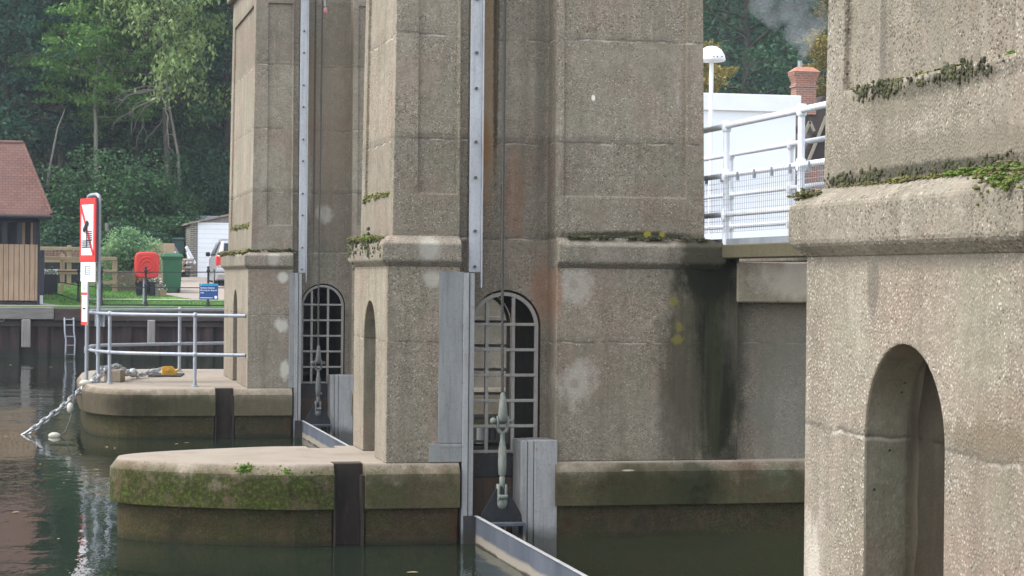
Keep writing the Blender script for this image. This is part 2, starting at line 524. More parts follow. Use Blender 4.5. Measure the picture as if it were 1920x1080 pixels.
# ------------------------------------------------------------------ materials
MOSSY = (0.035, 0.045, 0.02); BLACK = (0.022, 0.024, 0.018); PALE = (0.50, 0.49, 0.47); LICH = (0.27, 0.24, 0.03); RUSTY = (0.26, 0.13, 0.08)
P2_BLOBS = [
    ('x', 6.02, 1.65, 0.46, 1.25, (0.055, 0.053, 0.034), 0.85, 1.1), ('x', 6.16, 1.75, 0.27, 1.45, (0.014, 0.016, 0.010), 0.95, 0.8), ('x', 6.10, 1.5, 0.07, 1.0, (0.034, 0.045, 0.018), 0.5, 1.1),
    ('x', 5.75, 1.25, 0.22, 0.75, (0.07, 0.065, 0.05), 0.65, 1.4),
    ('x', 6.05, 2.45, 0.36, 0.30, (0.016, 0.018, 0.012), 0.9, 1.0),
    ('x', 4.78, 2.33, 0.17, 0.20, PALE, 0.42, 1.3), ('x', 4.79, 1.42, 0.19, 0.22, PALE, 0.40, 1.4), ('x', 4.75, 2.33, 0.05, 0.06, (0.2, 0.18, 0.16), 0.4, 0.9),
    ('x', 4.77, 1.43, 0.045, 0.05, (0.2, 0.16, 0.13), 0.45, 0.9), ('x', 3.46, 2.37, 0.10, 0.09, PALE, 0.5, 1.0),
    ('x', 5.70, 2.18, 0.05, 0.05, LICH, 0.40, 1.6), ('x', 5.76, 1.95, 0.05, 0.045, LICH, 0.35, 1.6), ('x', 5.74, 1.83, 0.07, 0.05, LICH, 0.4, 1.4),
    ('x', 4.55, 2.25, 0.12, 0.35, RUSTY, 0.45, 1.2), ('x', 7.0, 1.3, 0.5, 1.0, (0.20, 0.21, 0.20), 0.5, 0.8), ('x', 6.62, 1.9, 0.5, 0.55, (0.16, 0.145, 0.12), 0.4, 0.9)]
P2T_BLOBS = [
    ('x', 5.3, 2.77, 0.75, 0.055, (0.03, 0.033, 0.02), 0.9, 0.6), ('x', 5.46, 2.79, 0.04, 0.04, LICH, 0.9, 0.5), ('x', 5.6, 2.79, 0.03, 0.03, LICH, 0.8, 0.5),
    ('x', 4.02, 4.2, 0.10, 1.5, (0.27, 0.185, 0.11), 0.75, 1.2), ('x', 4.10, 4.6, 0.03, 1.4, (0.03, 0.025, 0.02), 0.85, 0.9), ('x', 4.0, 3.62, 0.06, 0.25, (0.25, 0.12, 0.05), 0.6, 1.0),
    ('x', 4.28, 3.1, 0.1, 0.5, RUSTY, 0.4, 1.4), ('x', 4.52, 4.3, 0.06, 1.6, (0.13, 0.13, 0.12), 0.5, 0.6),
    ('x', 4.95, 4.03, 0.02, 0.03, (0.75, 0.75, 0.72), 0.9, 0.5)]
P1_BLOBS = [('x', 3.56, 2.36, 0.085, 0.085, PALE, 0.85, 0.7), ('x', 3.55, 1.65, 0.10, 0.12, PALE, 0.7, 1.2), ('x', 3.6, 1.0, 0.08, 0.15, PALE, 0.7, 1.2), ('x', 4.3, 3.2, 0.15, 0.15, PALE, 0.0, 1.0)]
P1T_BLOBS = [('x', 4.22, 3.32, 0.13, 0.15, PALE, 0.6, 1.2), ('x', 3.98, 3.9, 0.05, 0.6, PALE, 0.45, 1.5), ('x', 4.0, 5.0, 0.07, 1.1, (0.25, 0.18, 0.12), 0.6, 1.0), ('x', 4.3, 4.7, 0.4, 1.6, (0.20, 0.165, 0.125), 0.5, 1.0),
             ('x', 4.06, 5, 0.018, 2.5, (0.05, 0.045, 0.04), 0.7, 0.3)]
P3_BLOBS = [('y', 7.0, 2.46, 1.1, 0.05, (0.12, 0.11, 0.095), 0.5, 1.4), ('y', 7.35, 2.36, 0.07, 0.12, (0.09, 0.085, 0.075), 0.6, 1.5), ('y', 6.35, 1.86, 0.45, 0.07, (0.11, 0.095, 0.07), 0.6, 1.5), ('y', 6.62, 1.35, 0.17, 1.2, (0.055, 0.05, 0.04), 0.0, 0.8), ('y', 6.28, 1.93, 0.30, 0.12, (0.16, 0.125, 0.09), 0.35, 1.4), ('y', 7.95, 1.0, 0.14, 0.5, (0.46, 0.44, 0.41), 0.6, 1.4)]
P3T_BLOBS = [('y', 6.9, 2.85, 1.1, 0.07, (0.13, 0.12, 0.095), 0.55, 1.4), ('y', 7.3, 3.03, 0.45, 0.06, (0.14, 0.13, 0.10), 0.5, 1.4), ('y', 7.5, 3.3, 0.035, 0.35, (0.10, 0.095, 0.085), 0.6, 1.5), ('y', 7.1, 3.38, 0.05, 0.07, (0.15, 0.14, 0.13), 0.5, 1.2), ('y', 7.0, 2.785, 0.9, 0.028, (0.03, 0.03, 0.022), 0.75, 1.0),
             ('y', 6.9, 3.08, 0.7, 0.035, (0.05, 0.05, 0.04), 0.6, 1.3)]
C = {}
PLB = [('x', 5.9, 0.5, 0.28, 0.3, (0.028, 0.033, 0.022), 0.85, 0.7), ('x', 6.7, 0.55, 0.16, 0.14, (0.26, 0.29, 0.27), 0.75, 0.8), ('x', 5.45, 0.5, 0.6, 0.3, (0.055, 0.055, 0.035), 0.6, 0.7),
       ('x', 4.72, 0.66, 0.09, 0.05, (0.4, 0.38, 0.34), 0.5, 0.6), ('x', 5.27, 0.645, 0.06, 0.008, (0.7, 0.68, 0.64), 0.9, 0.5), ('x', 3.14, 0.55, 0.03, 0.025, (0.35, 0.35, 0.32), 0.5, 0.5)]
FTB = [('x', 4.75, 0.18, 0.12, 0.12, (0.20, 0.18, 0.165), 0.6, 0.6), ('x', 4.73, 0.18, 0.045, 0.06, (0.17, 0.10, 0.06), 0.8, 0.6), ('x', 5.6, -0.02, 1.0, 0.10, (0.045, 0.065, 0.025), 0.8, 0.7),
       ('x', 3.68, 0.15, 0.05, 0.2, (0.22, 0.10, 0.05), 0.6, 0.7)]
C['damp'] = concrete('concrete_shade_passage', (), agg=0.2, joints=(), tint=(0.30, 0.29, 0.27))  # passage concrete darkened to paint in the shade inside
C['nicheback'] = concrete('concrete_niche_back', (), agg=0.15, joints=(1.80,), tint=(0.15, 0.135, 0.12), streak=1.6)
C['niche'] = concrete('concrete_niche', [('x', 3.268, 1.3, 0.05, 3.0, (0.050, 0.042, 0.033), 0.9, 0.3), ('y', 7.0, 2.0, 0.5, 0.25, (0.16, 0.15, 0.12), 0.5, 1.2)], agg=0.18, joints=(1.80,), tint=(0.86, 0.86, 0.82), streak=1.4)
C['wall1'] = concrete('concrete_far_wall', P1_BLOBS, agg=0.8, tint=(1.1, 1.07, 1.03))
C['tow1'] = concrete('concrete_far_tower', P1T_BLOBS, agg=0.7, wet=0, tint=(1.1, 1.07, 1.03))
C['wall2'] = concrete('concrete_middle_wall', P2_BLOBS, tint=(1.12, 1.09, 1.04))
C['tow2'] = concrete('concrete_middle_tower', P2T_BLOBS, wet=0, tint=(1.1, 1.07, 1.03))
C['wall3'] = concrete('concrete_near_wall', P3_BLOBS, tint=(1.12, 1.1, 1.08))
C['tow3'] = concrete('concrete_near_tower', P3T_BLOBS, tint=(1.12, 1.1, 1.08), wet=0)
C['corn'] = concrete('concrete_cornice', [('x', 6.05, 2.6, 0.38, 0.3, (0.035, 0.034, 0.02), 0.85, 1.1), ('x', 3.42, 2.64, 0.10, 0.14, (0.44, 0.43, 0.40), 0.5, 0.8)], joints=(), wet=0, agg=0.95, tint=(1.05, 1.04, 1.02))
C['plin'] = concrete('concrete_coping', PLB, joints=(), wet=0.95, moss=0.95, agg=0.5, tint=(1.1, 1.03, 0.98))
C['plin1'] = concrete('concrete_far_coping', [('x', 1.0, 0.46, 1.0, 0.24, (0.075, 0.062, 0.048), 0.8, 0.6), ('x', 1.45, 0.47, 0.45, 0.2, (0.035, 0.031, 0.026), 0.8, 0.7), ('x', 2.2, 0.46, 0.8, 0.21, (0.062, 0.06, 0.036), 0.8, 0.7), ('x', 3.3, 0.45, 0.7, 0.18, (0.10, 0.09, 0.06), 0.6, 0.8)], joints=(), wet=0.4, moss=0.2, agg=0.4, tint=(1.1, 1.03, 0.98))
C['foot'] = concrete('concrete_footing', FTB, joints=(), wet=1.0, moss=0.3, agg=1.0, tint=(0.80, 0.77, 0.70))
C['deck'] = concrete('concrete_beam', [('x', 7.0, 2.4, 0.6, 0.2, (0.50, 0.48, 0.45), 0.55, 1.0)], joints=(), wet=0, agg=0.4, streak=0.6, tint=(1.3, 1.24, 1.16))
C['slab'] = concrete('concrete_slab_edge', [('x', 6.15, 2.64, 0.3, 0.3, (0.065, 0.06, 0.03), 0.8, 0.6)], joints=(), wet=0, agg=0.6)

def gate_mat():
    g = NT('gate_steel'); X, Y, Z = g.xyz()
    n = g.noise(2.5, 6, 0.65, g.scale(g.pos, (1, 1.2, 0.5)))
    col = g.mix(g.mr(n, 0.3, 0.7), (0.060, 0.068, 0.083), (0.115, 0.125, 0.142))
    zz = g.math('ADD', Z, g.math('MULTIPLY', g.math('SUBTRACT', g.noise(3, 5, 0.6), 0.5), 0.07))
    col = g.mix(g.mr(zz, 0.10, 0.07, 0, 0.9), col, (0.27, 0.235, 0.185))
    col = g.mix(g.mr(zz, 0.02, 0.005, 0, 0.9), col, (0.05, 0.035, 0.028))
    return g.out(col, g.mr(n, 0.3, 0.7, 0.45, 0.62), 0.0, 0.15)


M = {}
M['guide'] = steel('guide_steel', (0.28, 0.275, 0.265), (0.38, 0.375, 0.36), 0.55, 0.0, rust=0.3)
M['rail'] = steel('rail_steel', (0.38, 0.38, 0.385), (0.48, 0.485, 0.49), 0.55, 0.0, rust=0.25)
M['plate'] = steel('plate_steel', (0.21, 0.215, 0.205), (0.29, 0.29, 0.275), 0.55, 0.05, rust=0.2)
M['galv'] = steel('galvanised_tube', (0.27, 0.295, 0.325), (0.38, 0.40, 0.43), 0.5, 0.35)
M['gate'] = gate_mat()
M['darksteel'] = steel('dark_steel', (0.030, 0.031, 0.033), (0.06, 0.06, 0.062), 0.65, 0.0, rust=0.4)
M['rustwall'] = steel('rusty_sill_steel', (0.06, 0.045, 0.035), (0.11, 0.075, 0.05), 0.7, 0.0, rust=0.5)
M['lug'] = steel('tarred_steel', (0.016, 0.017, 0.019), (0.035, 0.036, 0.038), 0.7, 0.0, rust=0.2)
M['fit'] = steel('dull_grey_fitting', (0.075, 0.078, 0.075), (0.16, 0.16, 0.15), 0.65, 0.0, rust=0.3, scale=11)
M['slot'] = steel('slot_shade_lining', (0.025, 0.021, 0.018), (0.055, 0.042, 0.033), 0.7, 0.0, rust=0.25, scale=5)
M['grille'] = steel('grille_steel', (0.30, 0.27, 0.235), (0.42, 0.385, 0.335), 0.6, 0.0, rust=0.4)
M['bolt'] = flat('bolt_steel', (0.10, 0.09, 0.08), 0.6)
M['rope'] = flat('wire_rope', (0.085, 0.078, 0.065), 0.7, 0.5, 60)
M['bronze'] = steel('greased_fitting', (0.085, 0.115, 0.098), (0.27, 0.265, 0.23), 0.55, 0.0, rust=0.35, scale=12)
M['white'] = flat('white_paint', (0.80, 0.82, 0.85), 0.4, 0.08, 2.0)
M['whiterail'] = flat('white_rail_paint', (0.78, 0.79, 0.81), 0.4, 0.15, 7.0)
M['wire'] = flat('mesh_wire', (0.36, 0.38, 0.40), 0.5, 0.2)
M['cabin'] = flat('cabin_panel', (0.80, 0.84, 0.90), 0.45, 0.05, 0.8)
M['red'] = flat('red_plastic', (0.62, 0.045, 0.035), 0.45, 0.15, 3.0)
M['signred'] = flat('sign_red', (0.62, 0.045, 0.04), 0.45, 0.08)
M['signblack'] = flat('sign_black', (0.02, 0.02, 0.025), 0.5)
M['signwhite'] = flat('sign_white', (0.80, 0.81, 0.83), 0.45, 0.05)
M['signgrey'] = flat('sign_grey', (0.36, 0.37, 0.38), 0.5)
M['blue'] = flat('sign_blue', (0.012, 0.07, 0.24), 0.45, 0.08)
M['cyan'] = flat('sign_cyan', (0.02, 0.30, 0.50), 0.45, 0.08)
M['green'] = flat('green_plastic', (0.025, 0.12, 0.055), 0.5, 0.2)
M['iron'] = flat('black_iron', (0.014, 0.015, 0.018), 0.45)
M['slat'] = timber('larch_slats', (0.30, 0.20, 0.125), (0.42, 0.30, 0.20))
M['post'] = timber('fence_timber', (0.34, 0.24, 0.15), (0.46, 0.35, 0.24))
M['fender'] = timber('weathered_timber', (0.20, 0.18, 0.16), (0.33, 0.30, 0.28))
M['beam'] = timber('quay_timber', (0.15, 0.135, 0.12), (0.27, 0.25, 0.23), axis=0)
M['darktimber'] = timber('dark_quay_timber', (0.05, 0.035, 0.03), (0.09, 0.07, 0.06), axis=0)
M['yellow'] = steel('yellow_paint', (0.55, 0.30, 0.03), (0.66, 0.38, 0.05), 0.5, 0.0, rust=0.25, scale=6)
M['chain'] = steel('galvanised_chain', (0.30, 0.31, 0.31), (0.50, 0.50, 0.49), 0.5, 0.4, rust=0.3, scale=10)
M['dark'] = flat('dark_frame', (0.02, 0.02, 0.025), 0.6)
M['slate'] = flat('slate_grey_panel', (0.06, 0.065, 0.08), 0.6)
M['glass'] = flat('dark_glass', (0.02, 0.025, 0.03), 0.08, 0.2)
M['silver'] = flat('silver_paint', (0.50, 0.50, 0.52), 0.3, 0.05, 1.0, 0.5)
M['tyre'] = flat('tyre_rubber', (0.015, 0.015, 0.016), 0.8)
M['bark'] = timber('bark', (0.05, 0.043, 0.034), (0.10, 0.088, 0.07))
M['palebark'] = timber('pale_bark', (0.17, 0.155, 0.13), (0.28, 0.26, 0.22))
M['deadwood'] = timber('dead_wood', (0.14, 0.125, 0.105), (0.25, 0.225, 0.19))


def tiles_mat():
    g = NT('roof_tiles'); X, Y, Z = g.xyz()
    br = g.n('TexBrick'); cmb = g.n('CombineXYZ'); g.l(X, cmb.inputs[0]); g.l(g.math('MULTIPLY', Z, 1.25), cmb.inputs[1])
    g.l(cmb.outputs[0], br.inputs['Vector'])
    br.inputs['Scale'].default_value = 1.0
    br.inputs['Brick Width'].default_value = 0.17; br.inputs['Row Height'].default_value = 0.10; br.inputs['Mortar Size'].default_value = 0.006
    br.inputs['Color1'].default_value = (0.165, 0.073, 0.052, 1); br.inputs['Color2'].default_value = (0.115, 0.053, 0.040, 1); br.inputs['Mortar'].default_value = (0.04, 0.018, 0.014, 1)
    col = g.mix(g.mr(g.noise(1.5, 4), 0.4, 0.75, 0, 0.35), br.outputs['Color'], (0.14, 0.09, 0.07))
    g.bump(br.outputs['Fac'], -0.4, 0.02)
    return g.out(col, 0.85)


def brick_mat(name, c1, c2):
    g = NT(name); X, Y, Z = g.xyz()
    br = g.n('TexBrick'); cmb = g.n('CombineXYZ'); g.l(g.math('ADD', X, Y), cmb.inputs[0]); g.l(Z, cmb.inputs[1])
    g.l(cmb.outputs[0], br.inputs['Vector'])
    br.inputs['Scale'].default_value = 1.0
    br.inputs['Brick Width'].default_value = 0.225; br.inputs['Row Height'].default_value = 0.075; br.inputs['Mortar Size'].default_value = 0.008
    br.inputs['Color1'].default_value = (*c1, 1); br.inputs['Color2'].default_value = (*c2, 1); br.inputs['Mortar'].default_value = (0.36, 0.31, 0.27, 1)
    col = g.mix(g.mr(g.noise(2, 5), 0.45, 0.75, 0, 0.4), br.outputs['Color'], (0.14, 0.085, 0.065))
    return g.out(col, 0.85)


def pile_mat():
    g = NT('sheet_piling'); X, Y, Z = g.xyz()
    n = g.noise(1.6, 6, 0.7, g.scale(g.pos, (2.2, 1, 0.35)))
    col = g.ramp(n, [(0.3, (0.018, 0.016, 0.018)), (0.5, (0.05, 0.032, 0.028)), (0.7, (0.10, 0.055, 0.045)), (0.85, (0.16, 0.12, 0.11))])
    col = g.mix(g.mr(Z, 0.28, 0.1, 0, 0.85), col, (0.025, 0.03, 0.018))
    return g.out(col, 0.75, spec=0.3)


def ground_mat():
    g = NT('bank_grass'); X, Y, Z = g.xyz()
    n = g.noise(0.9, 5); n2 = g.noise(14, 4, 0.7)
    grass = g.mix(g.mr(n2, 0.3, 0.7), (0.085, 0.19, 0.04), (0.15, 0.29, 0.07))
    grass = g.mix(g.mr(n, 0.45, 0.75, 0, 0.5), grass, (0.14, 0.19, 0.06))
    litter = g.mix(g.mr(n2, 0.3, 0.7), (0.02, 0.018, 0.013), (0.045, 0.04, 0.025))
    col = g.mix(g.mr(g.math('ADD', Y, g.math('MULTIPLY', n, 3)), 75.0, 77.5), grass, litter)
    g.bump(n2, 0.6, 0.05)
    return g.out(col, 0.9, spec=0.1)


def water_mat(name, c, sc=1.0, amp=0.021):
    g = NT(name)
    wn = g.noise(1.5 * sc, 3, 0.5, g.scale(g.pos, (0.75, 0.30, 1)), 0.2)
    wf = g.noise(6.5 * sc, 3, 0.55, g.scale(g.pos, (1.0, 0.5, 1)))
    patch = g.mr(g.noise(0.28, 3, 0.5), 0.35, 0.65, 0.25, 1.0)
    h = g.math('MULTIPLY', g.math('ADD', wn, g.math('MULTIPLY', wf, 0.30)), patch)
    g.bump(h, 1.0, amp)
    g.b.inputs['IOR'].default_value = 1.33
    return g.out(c, 0.03, spec=0.5)


M['tiles'] = tiles_mat(); M['brick'] = brick_mat('red_brick', (0.33, 0.13, 0.085), (0.24, 0.10, 0.07)); M['pile'] = pile_mat()
M['ground'] = ground_mat(); M['water'] = water_mat('river_water', (0.012, 0.019, 0.011))
M['water2'] = water_mat('tail_water', (0.012, 0.018, 0.012), 2.0, 0.02)
M['pave'] = flat('path_paving', (0.42, 0.38, 0.33), 0.9, 0.2, 2.0)
M['drive'] = flat('driveway_gravel', (0.38, 0.32, 0.265), 0.95, 0.25, 9.0)
M['bed'] = flat('river_bed', (0.03, 0.03, 0.02), 0.9)
M['darktile'] = flat('dark_roof_tiles', (0.075, 0.055, 0.05), 0.8, 0.3, 8)
M['stone'] = brick_mat('mossy_stone', (0.15, 0.14, 0.12), (0.10, 0.11, 0.08))
M['asb'] = flat('sheet_roof', (0.30, 0.25, 0.20), 0.9, 0.4, 4)
M['blade'] = leafmat('grass_blades', (0.085, 0.19, 0.04), (0.13, 0.27, 0.06), (0.19, 0.33, 0.09))
M['moss'] = leafmat('moss_green', (0.075, 0.068, 0.035), (0.15, 0.145, 0.045), (0.25, 0.26, 0.06), 9.0)
M['mossbright'] = leafmat('moss_bright', (0.06, 0.09, 0.02), (0.12, 0.19, 0.03), (0.20, 0.30, 0.05), 6.0)
M['mossdry'] = leafmat('moss_dry', (0.04, 0.04, 0.022), (0.085, 0.085, 0.04), (0.17, 0.165, 0.075), 14.0)

# ------------------------------------------------------------------ sluice piers
EO = 0.07            # overhang of the coping
TOP = 7.2


def nose_outline(y0, y1, o, blunt, xe):
    """plan of a cutwater pushed out by o: from the near flank round the nose to the far flank"""
    yc, hw = (y0 + y1) / 2, (y1 - y0) / 2 + o
    pts = []
    tip = 0.75 - o; n = 18
    for i in range(-n, n + 1):
        t = i / n
        if blunt:
            a = 1.25
            ww = math.sin(t * PI / 2); s = abs(ww)
            x = tip + a * (1 - (max(0.0, 1 - s ** 4)) ** 0.3)
            pts.append((x, yc + hw * ww))
        else:
            ww = abs(t) ** 0.8 * (1 if t >= 0 else -1)
            x = tip + 1.5 * abs(ww) ** 2.0 + 0.0
            pts.append((x, yc + hw * ww))
    return [(xe, y0 - o)] + pts + [(xe, y1 + o)]


def cutbox(*a):
    q = MB(); q.box(*a); return q


def arch_pts(x0, x1, zb, zt, n=20):
    r = (x1 - x0) / 2; c = (x0 + x1) / 2; zs = zt - r
    return [(x0, zb)] + [(c - r * math.cos(PI * i / n), zs + r * math.sin(PI * i / n)) for i in range(n + 1)] + [(x1, zb)]


def pier(label, y0, y1, wall, tow, plin, deck_y1=None, blunt=False, guides=True, moss=()):
    d1 = deck_y1 if deck_y1 else y1
    P = empty('sluice_pier', (3.05, (y0 + y1) / 2, 0), label, 'sluice pier')
    XE = 9.0
    # footing and cutwater under the coping
    q = MB(); ol = nose_outline(y0, d1, 0.0, blunt, XE)
    q.prism([(x, y, -1.9) for x, y in ol], (0, 0, 2.3))
    cut = [cutbox(3.708, 4.602, y0 - 1, y0 + 0.370, -2.5, 1), cutbox(2.58, 2.87, y0 - 1, y0 + 0.22, -2.5, 1)]
    if not blunt: cut += [cutbox(3.708, 4.602, y1 - 0.370, y1 + 1, -2.5, 1), cutbox(2.58, 2.87, y1 - 0.22, y1 + 1, -2.5, 1)]
    carve(q, cut, 'footing', C['foot'], P, 0.012)
    q = MB()
    rings = []
    for z, o in ((0.332, 0.0), (0.331, EO), (0.635, EO), (0.725, 0.0)):
        rings.append([(x, y, z) for x, y in nose_outline(y0, d1, o, blunt, XE + (0.001 if o else 0))])
    q.loft(rings)
    cut = [cutbox(3.712, 4.598, y0 - 1, y0 + 0.373, 0, 1), cutbox(2.585, 2.865, y0 - 1, y0 + 0.24, 0, 1)]
    if not blunt: cut += [cutbox(3.712, 4.598, y1 - 0.373, y1 + 1, 0, 1), cutbox(2.585, 2.865, y1 - 0.24, y1 + 1, 0, 1)]
    carve(q, cut, 'coping', plin, P, 0.014)
    for s_ in ((0,) if blunt else (0, 1)):
        q = MB()
        ya, yb = (y0 - 0.02, y0 + 0.214) if s_ == 0 else (y1 - 0.214, y1 + 0.02)
        yi = (y0 + 0.13, y0 + 0.214) if s_ == 0 else (y1 - 0.214, y1 - 0.13)
        q.box(2.588, 2.862, yi[0], yi[1], -1.85, 0.715); q.box(2.588, 2.605, ya, yb, -1.85, 0.62); q.box(2.835, 2.861, ya, yb, -1.85, 0.62)
        q.build('slot_shade_lining', M['slot'], P)  # added dark lining that stands in for shade deep in the slot
    # lower wall with the gate recesses, the arched passage and the niche
    q = MB(); q.box(3.05, 6.33, y0, y1, 0.7251, 2.72)
    cut = [cutbox(3.71, 4.60, y0 - 1, y0 + 0.366, 0, 4), cutbox(3.71, 4.60, y1 - 0.366, y1 + 1, 0, 4)]
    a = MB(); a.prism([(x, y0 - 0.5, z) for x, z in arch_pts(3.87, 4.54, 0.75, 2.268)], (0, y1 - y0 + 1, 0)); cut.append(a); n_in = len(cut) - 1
    yc = (y0 + y1) / 2
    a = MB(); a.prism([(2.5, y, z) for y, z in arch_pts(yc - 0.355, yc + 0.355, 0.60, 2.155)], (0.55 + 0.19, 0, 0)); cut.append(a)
    carve(q, cut, 'lower_wall', wall, P, 0.010, inner={-1: C['niche'], n_in: C['damp']})  # passage cut takes the concrete with its shade painted in
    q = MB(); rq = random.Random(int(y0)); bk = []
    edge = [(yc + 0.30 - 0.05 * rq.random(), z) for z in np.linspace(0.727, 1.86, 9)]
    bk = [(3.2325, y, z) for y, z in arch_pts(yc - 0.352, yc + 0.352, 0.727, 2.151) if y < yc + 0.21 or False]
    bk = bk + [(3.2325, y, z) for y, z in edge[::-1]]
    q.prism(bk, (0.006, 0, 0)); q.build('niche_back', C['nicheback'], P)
    q = MB(); q.box(6.331, XE, y0 + 0.13, y1 - 0.13, 0.7252, 2.554)
    q.build('wing_wall', wall, P)
    for s in (0, 1):
        q = MB()
        if s == 0: q.box(6.306, XE, y0 - 0.03, y0 + 0.131, 2.176, 2.553, 0.012)
        else: q.box(6.306, XE, y1 - 0.131, y1 + 0.03, 2.176, 2.553, 0.012)
        q.build('cross_beam', C['deck'], P)
    # cornice
    for x0, x1, ol_, orr in ((3.05, 3.713, 1, 0), (4.597, 6.13, 0, 1)):
        q = MB(); rings = []
        for z, o in ((2.47, -0.003), (2.527, 0.06), (2.685, 0.06), (2.757, -0.055)):
            rings.append([(x0 - o * ol_, y0 - o, z), (x1 + o * orr, y0 - o, z), (x1 + o * orr, y1 + o, z), (x0 - o * ol_, y1 + o, z)])
        q.loft(rings)
        carve(q, [], 'cornice', C['corn'], P, 0.016)
    # battered tower with sunk panels
    q = MB(); b = 0.012; h = TOP - 2.70
    def ring(z):
        k = (z - 2.70) * b
        return [(3.10 + k, y0 + 0.05 + k, z), (6.01 - k, y0 + 0.05 + k, z), (6.01 - k, y1 - 0.05 - k, z), (3.10 + k, y1 - 0.05 - k, z)]
    q.loft([ring(2.70), ring(TOP)])
    cut = [cutbox(3.80, 4.596, y0 - 1, y0 + 0.376, 2, 9), cutbox(3.80, 4.596, y1 - 0.376, y1 + 1, 2, 9),
           cutbox(3.714, 3.90, y0 - 1, y0 + 0.125, 2, 9), cutbox(3.714, 3.90, y1 - 0.125, y1 + 1, 2, 9)]
    iy = 0.24 if not blunt else 0.40
    def slope_cut(pts4, d):
        a = MB(); a.loft([pts4, [(p[0] + d[0], p[1] + d[1], p[2] + d[2]) for p in pts4]]); return a
    zb, zt = 3.13, 6.40
    kb, kt = (zb - 2.7) * b, (zt - 2.7) * b
    dp = 0.032
    # upstream face
    cut.append(slope_cut([(3.10 + kb + dp, y0 + iy, zb), (3.10 + kb + dp, y1 - iy, zb), (3.10 + kt + dp, y1 - iy - 0.03, zt), (3.10 + kt + dp, y0 + iy + 0.03, zt)], (-0.3, 0, 0)))
    for s in (0, 1):
        for xa, xb in ((3.33, 3.69), (4.67, 5.83)):
            if s == 0: f4 = [(xa, y0 + 0.05 + kb + dp, zb), (xb, y0 + 0.05 + kb + dp, zb), (xb, y0 + 0.05 + kt + dp, zt), (xa, y0 + 0.05 + kt + dp, zt)]; d = (0, -0.3, 0)
            else: f4 = [(xa, y1 - 0.05 - kb - dp, zb), (xb, y1 - 0.05 - kb - dp, zb), (xb, y1 - 0.05 - kt - dp, zt), (xa, y1 - 0.05 - kt - dp, zt)]; d = (0, 0.3, 0)
            cut.append(slope_cut(f4, d))
    carve(q, cut, 'tower', tow, P, 0.012)
    q = MB(); q.box(3.05, 6.06, y0 - 0.0, y1 + 0.0, TOP - 0.36, TOP - 0.1, 0.02)
    cut = [cutbox(3.714, 4.596, y0 - 1, y0 + 0.38, 2, 9), cutbox(3.714, 4.596, y1 - 0.38, y1 + 1, 2, 9)]
    carve(q, cut, 'tower_cornice', C['corn'], P, 0.0)
    # steelwork in the recesses
    for s in (0, 1):
        yy = (lambda v: y0 + v) if s == 0 else (lambda v: y1 - v)
        def bx(q, x0, x1, a, b_, z0, z1, bev=0.004):
            ya, yb = sorted((yy(a), yy(b_)))
            q.box(x0, x1, ya, yb, z0, z1, bev)
        q = MB()                                            # grille: flat bars with an arched frame
        A = arch_pts(3.885, 4.525, 0.77, 2.252)
        fy = 0.385
        q2 = [Vector((x, yy(fy), z)) for x, z in A]
        A2 = arch_pts(3.92, 4.49, 0.77, 2.218)
        for i in range(len(A) - 1):
            ya, yb = yy(fy), yy(fy + 0.03)
            p = [(A[i][0], ya, A[i][1]), (A[i + 1][0], ya, A[i + 1][1]), (A2[i + 1][0], ya, A2[i + 1][1]), (A2[i][0], ya, A2[i][1])]
            q.prism(p, (0, yb - ya, 0))
        for x in (4.045, 4.29):
            dx = abs(x - 4.205); zt_ = 1.93 + math.sqrt(max(0, 0.285 ** 2 - dx ** 2))
            bx(q, x - 0.017, x + 0.017, fy + 0.004, fy + 0.028, 0.77, zt_, 0.003)
        for k in range(6):
            z = 1.955 - k * 0.233
            bx(q, 3.90, 4.51, fy - 0.006, fy + 0.018, z - 0.014, z + 0.014, 0.003)
        gr = q.build('grille', M['grille'], P)
        if not guides: continue
        q = MB(); bx(q, 3.800, 3.908, 0.06, 0.085, 2.43, TOP - 0.4)       # rail plate on a web
        bx(q, 3.9085, 3.922, 0.045, 0.10, 2.29, TOP - 0.4, 0.002)
        for kz in range(9): bx(q, 3.81, 3.85, 0.0851, 0.124, 2.8 + kz * 0.45, 2.86 + kz * 0.45, 0)
        rail = q.build('guide_rail', M['rail'], P)
        for k in range(11):
            z = 2.40 + k * 0.40 + 0.08 * (k % 2 == 0)
            q = MB(); ya, yb = yy(0.06), yy(0.038)
            q.tube([(3.852, ya, z), (3.852, yb, z)], 0.015, 6); q.build('bolt', M['bolt'], rail)
        q = MB(); xq = 3.66 if blunt else 3.52
        bx(q, xq, 3.738, -0.006, 0.02, 0.90, 2.43, 0.003); bx(q, xq - (0.0 if blunt else 0.08), 3.738, -0.008, 0.015, 0.732, 0.895, 0.003)
        bx(q, xq + 0.02, 3.738, -0.012, -0.005, 0.86, 0.885, 0.002)
        q.build('cheek_plate', M['plate'], P)
        q = MB(); bx(q, 3.739, 3.792, -0.012, 0.20, -1.2, 2.425); bx(q, 3.800, 3.845, 0.004, 0.20, -1.2, 2.420); bx(q, 3.785, 3.805, 0.05, 0.2, -1.2, 2.415, 0)
        q.build('guide_channel', M['guide'], P)
        q = MB(); bx(q, 4.285, 4.345, 0.01, 0.34, -1.2, 0.915); bx(q, 4.352, 4.40, -0.004, 0.34, -1.2, 0.918); bx(q, 4.406, 4.618, -0.016, 0.34, -0.9, 0.92); bx(q, 4.34, 4.41, 0.03, 0.3, -1.2, 0.905, 0)
        q.build('guide_post', M['guide'], P)
        q = MB(); bx(q, 3.86, 4.28, 0.345, 0.40, 0.56, 0.765); q.build('sill_beam', M['darksteel'], P)
        q = MB(); bx(q, 3.86, 4.28, 0.35, 0.365, -1.0, 0.555, 0); q.build('sill_plate', M['rustwall'], P)
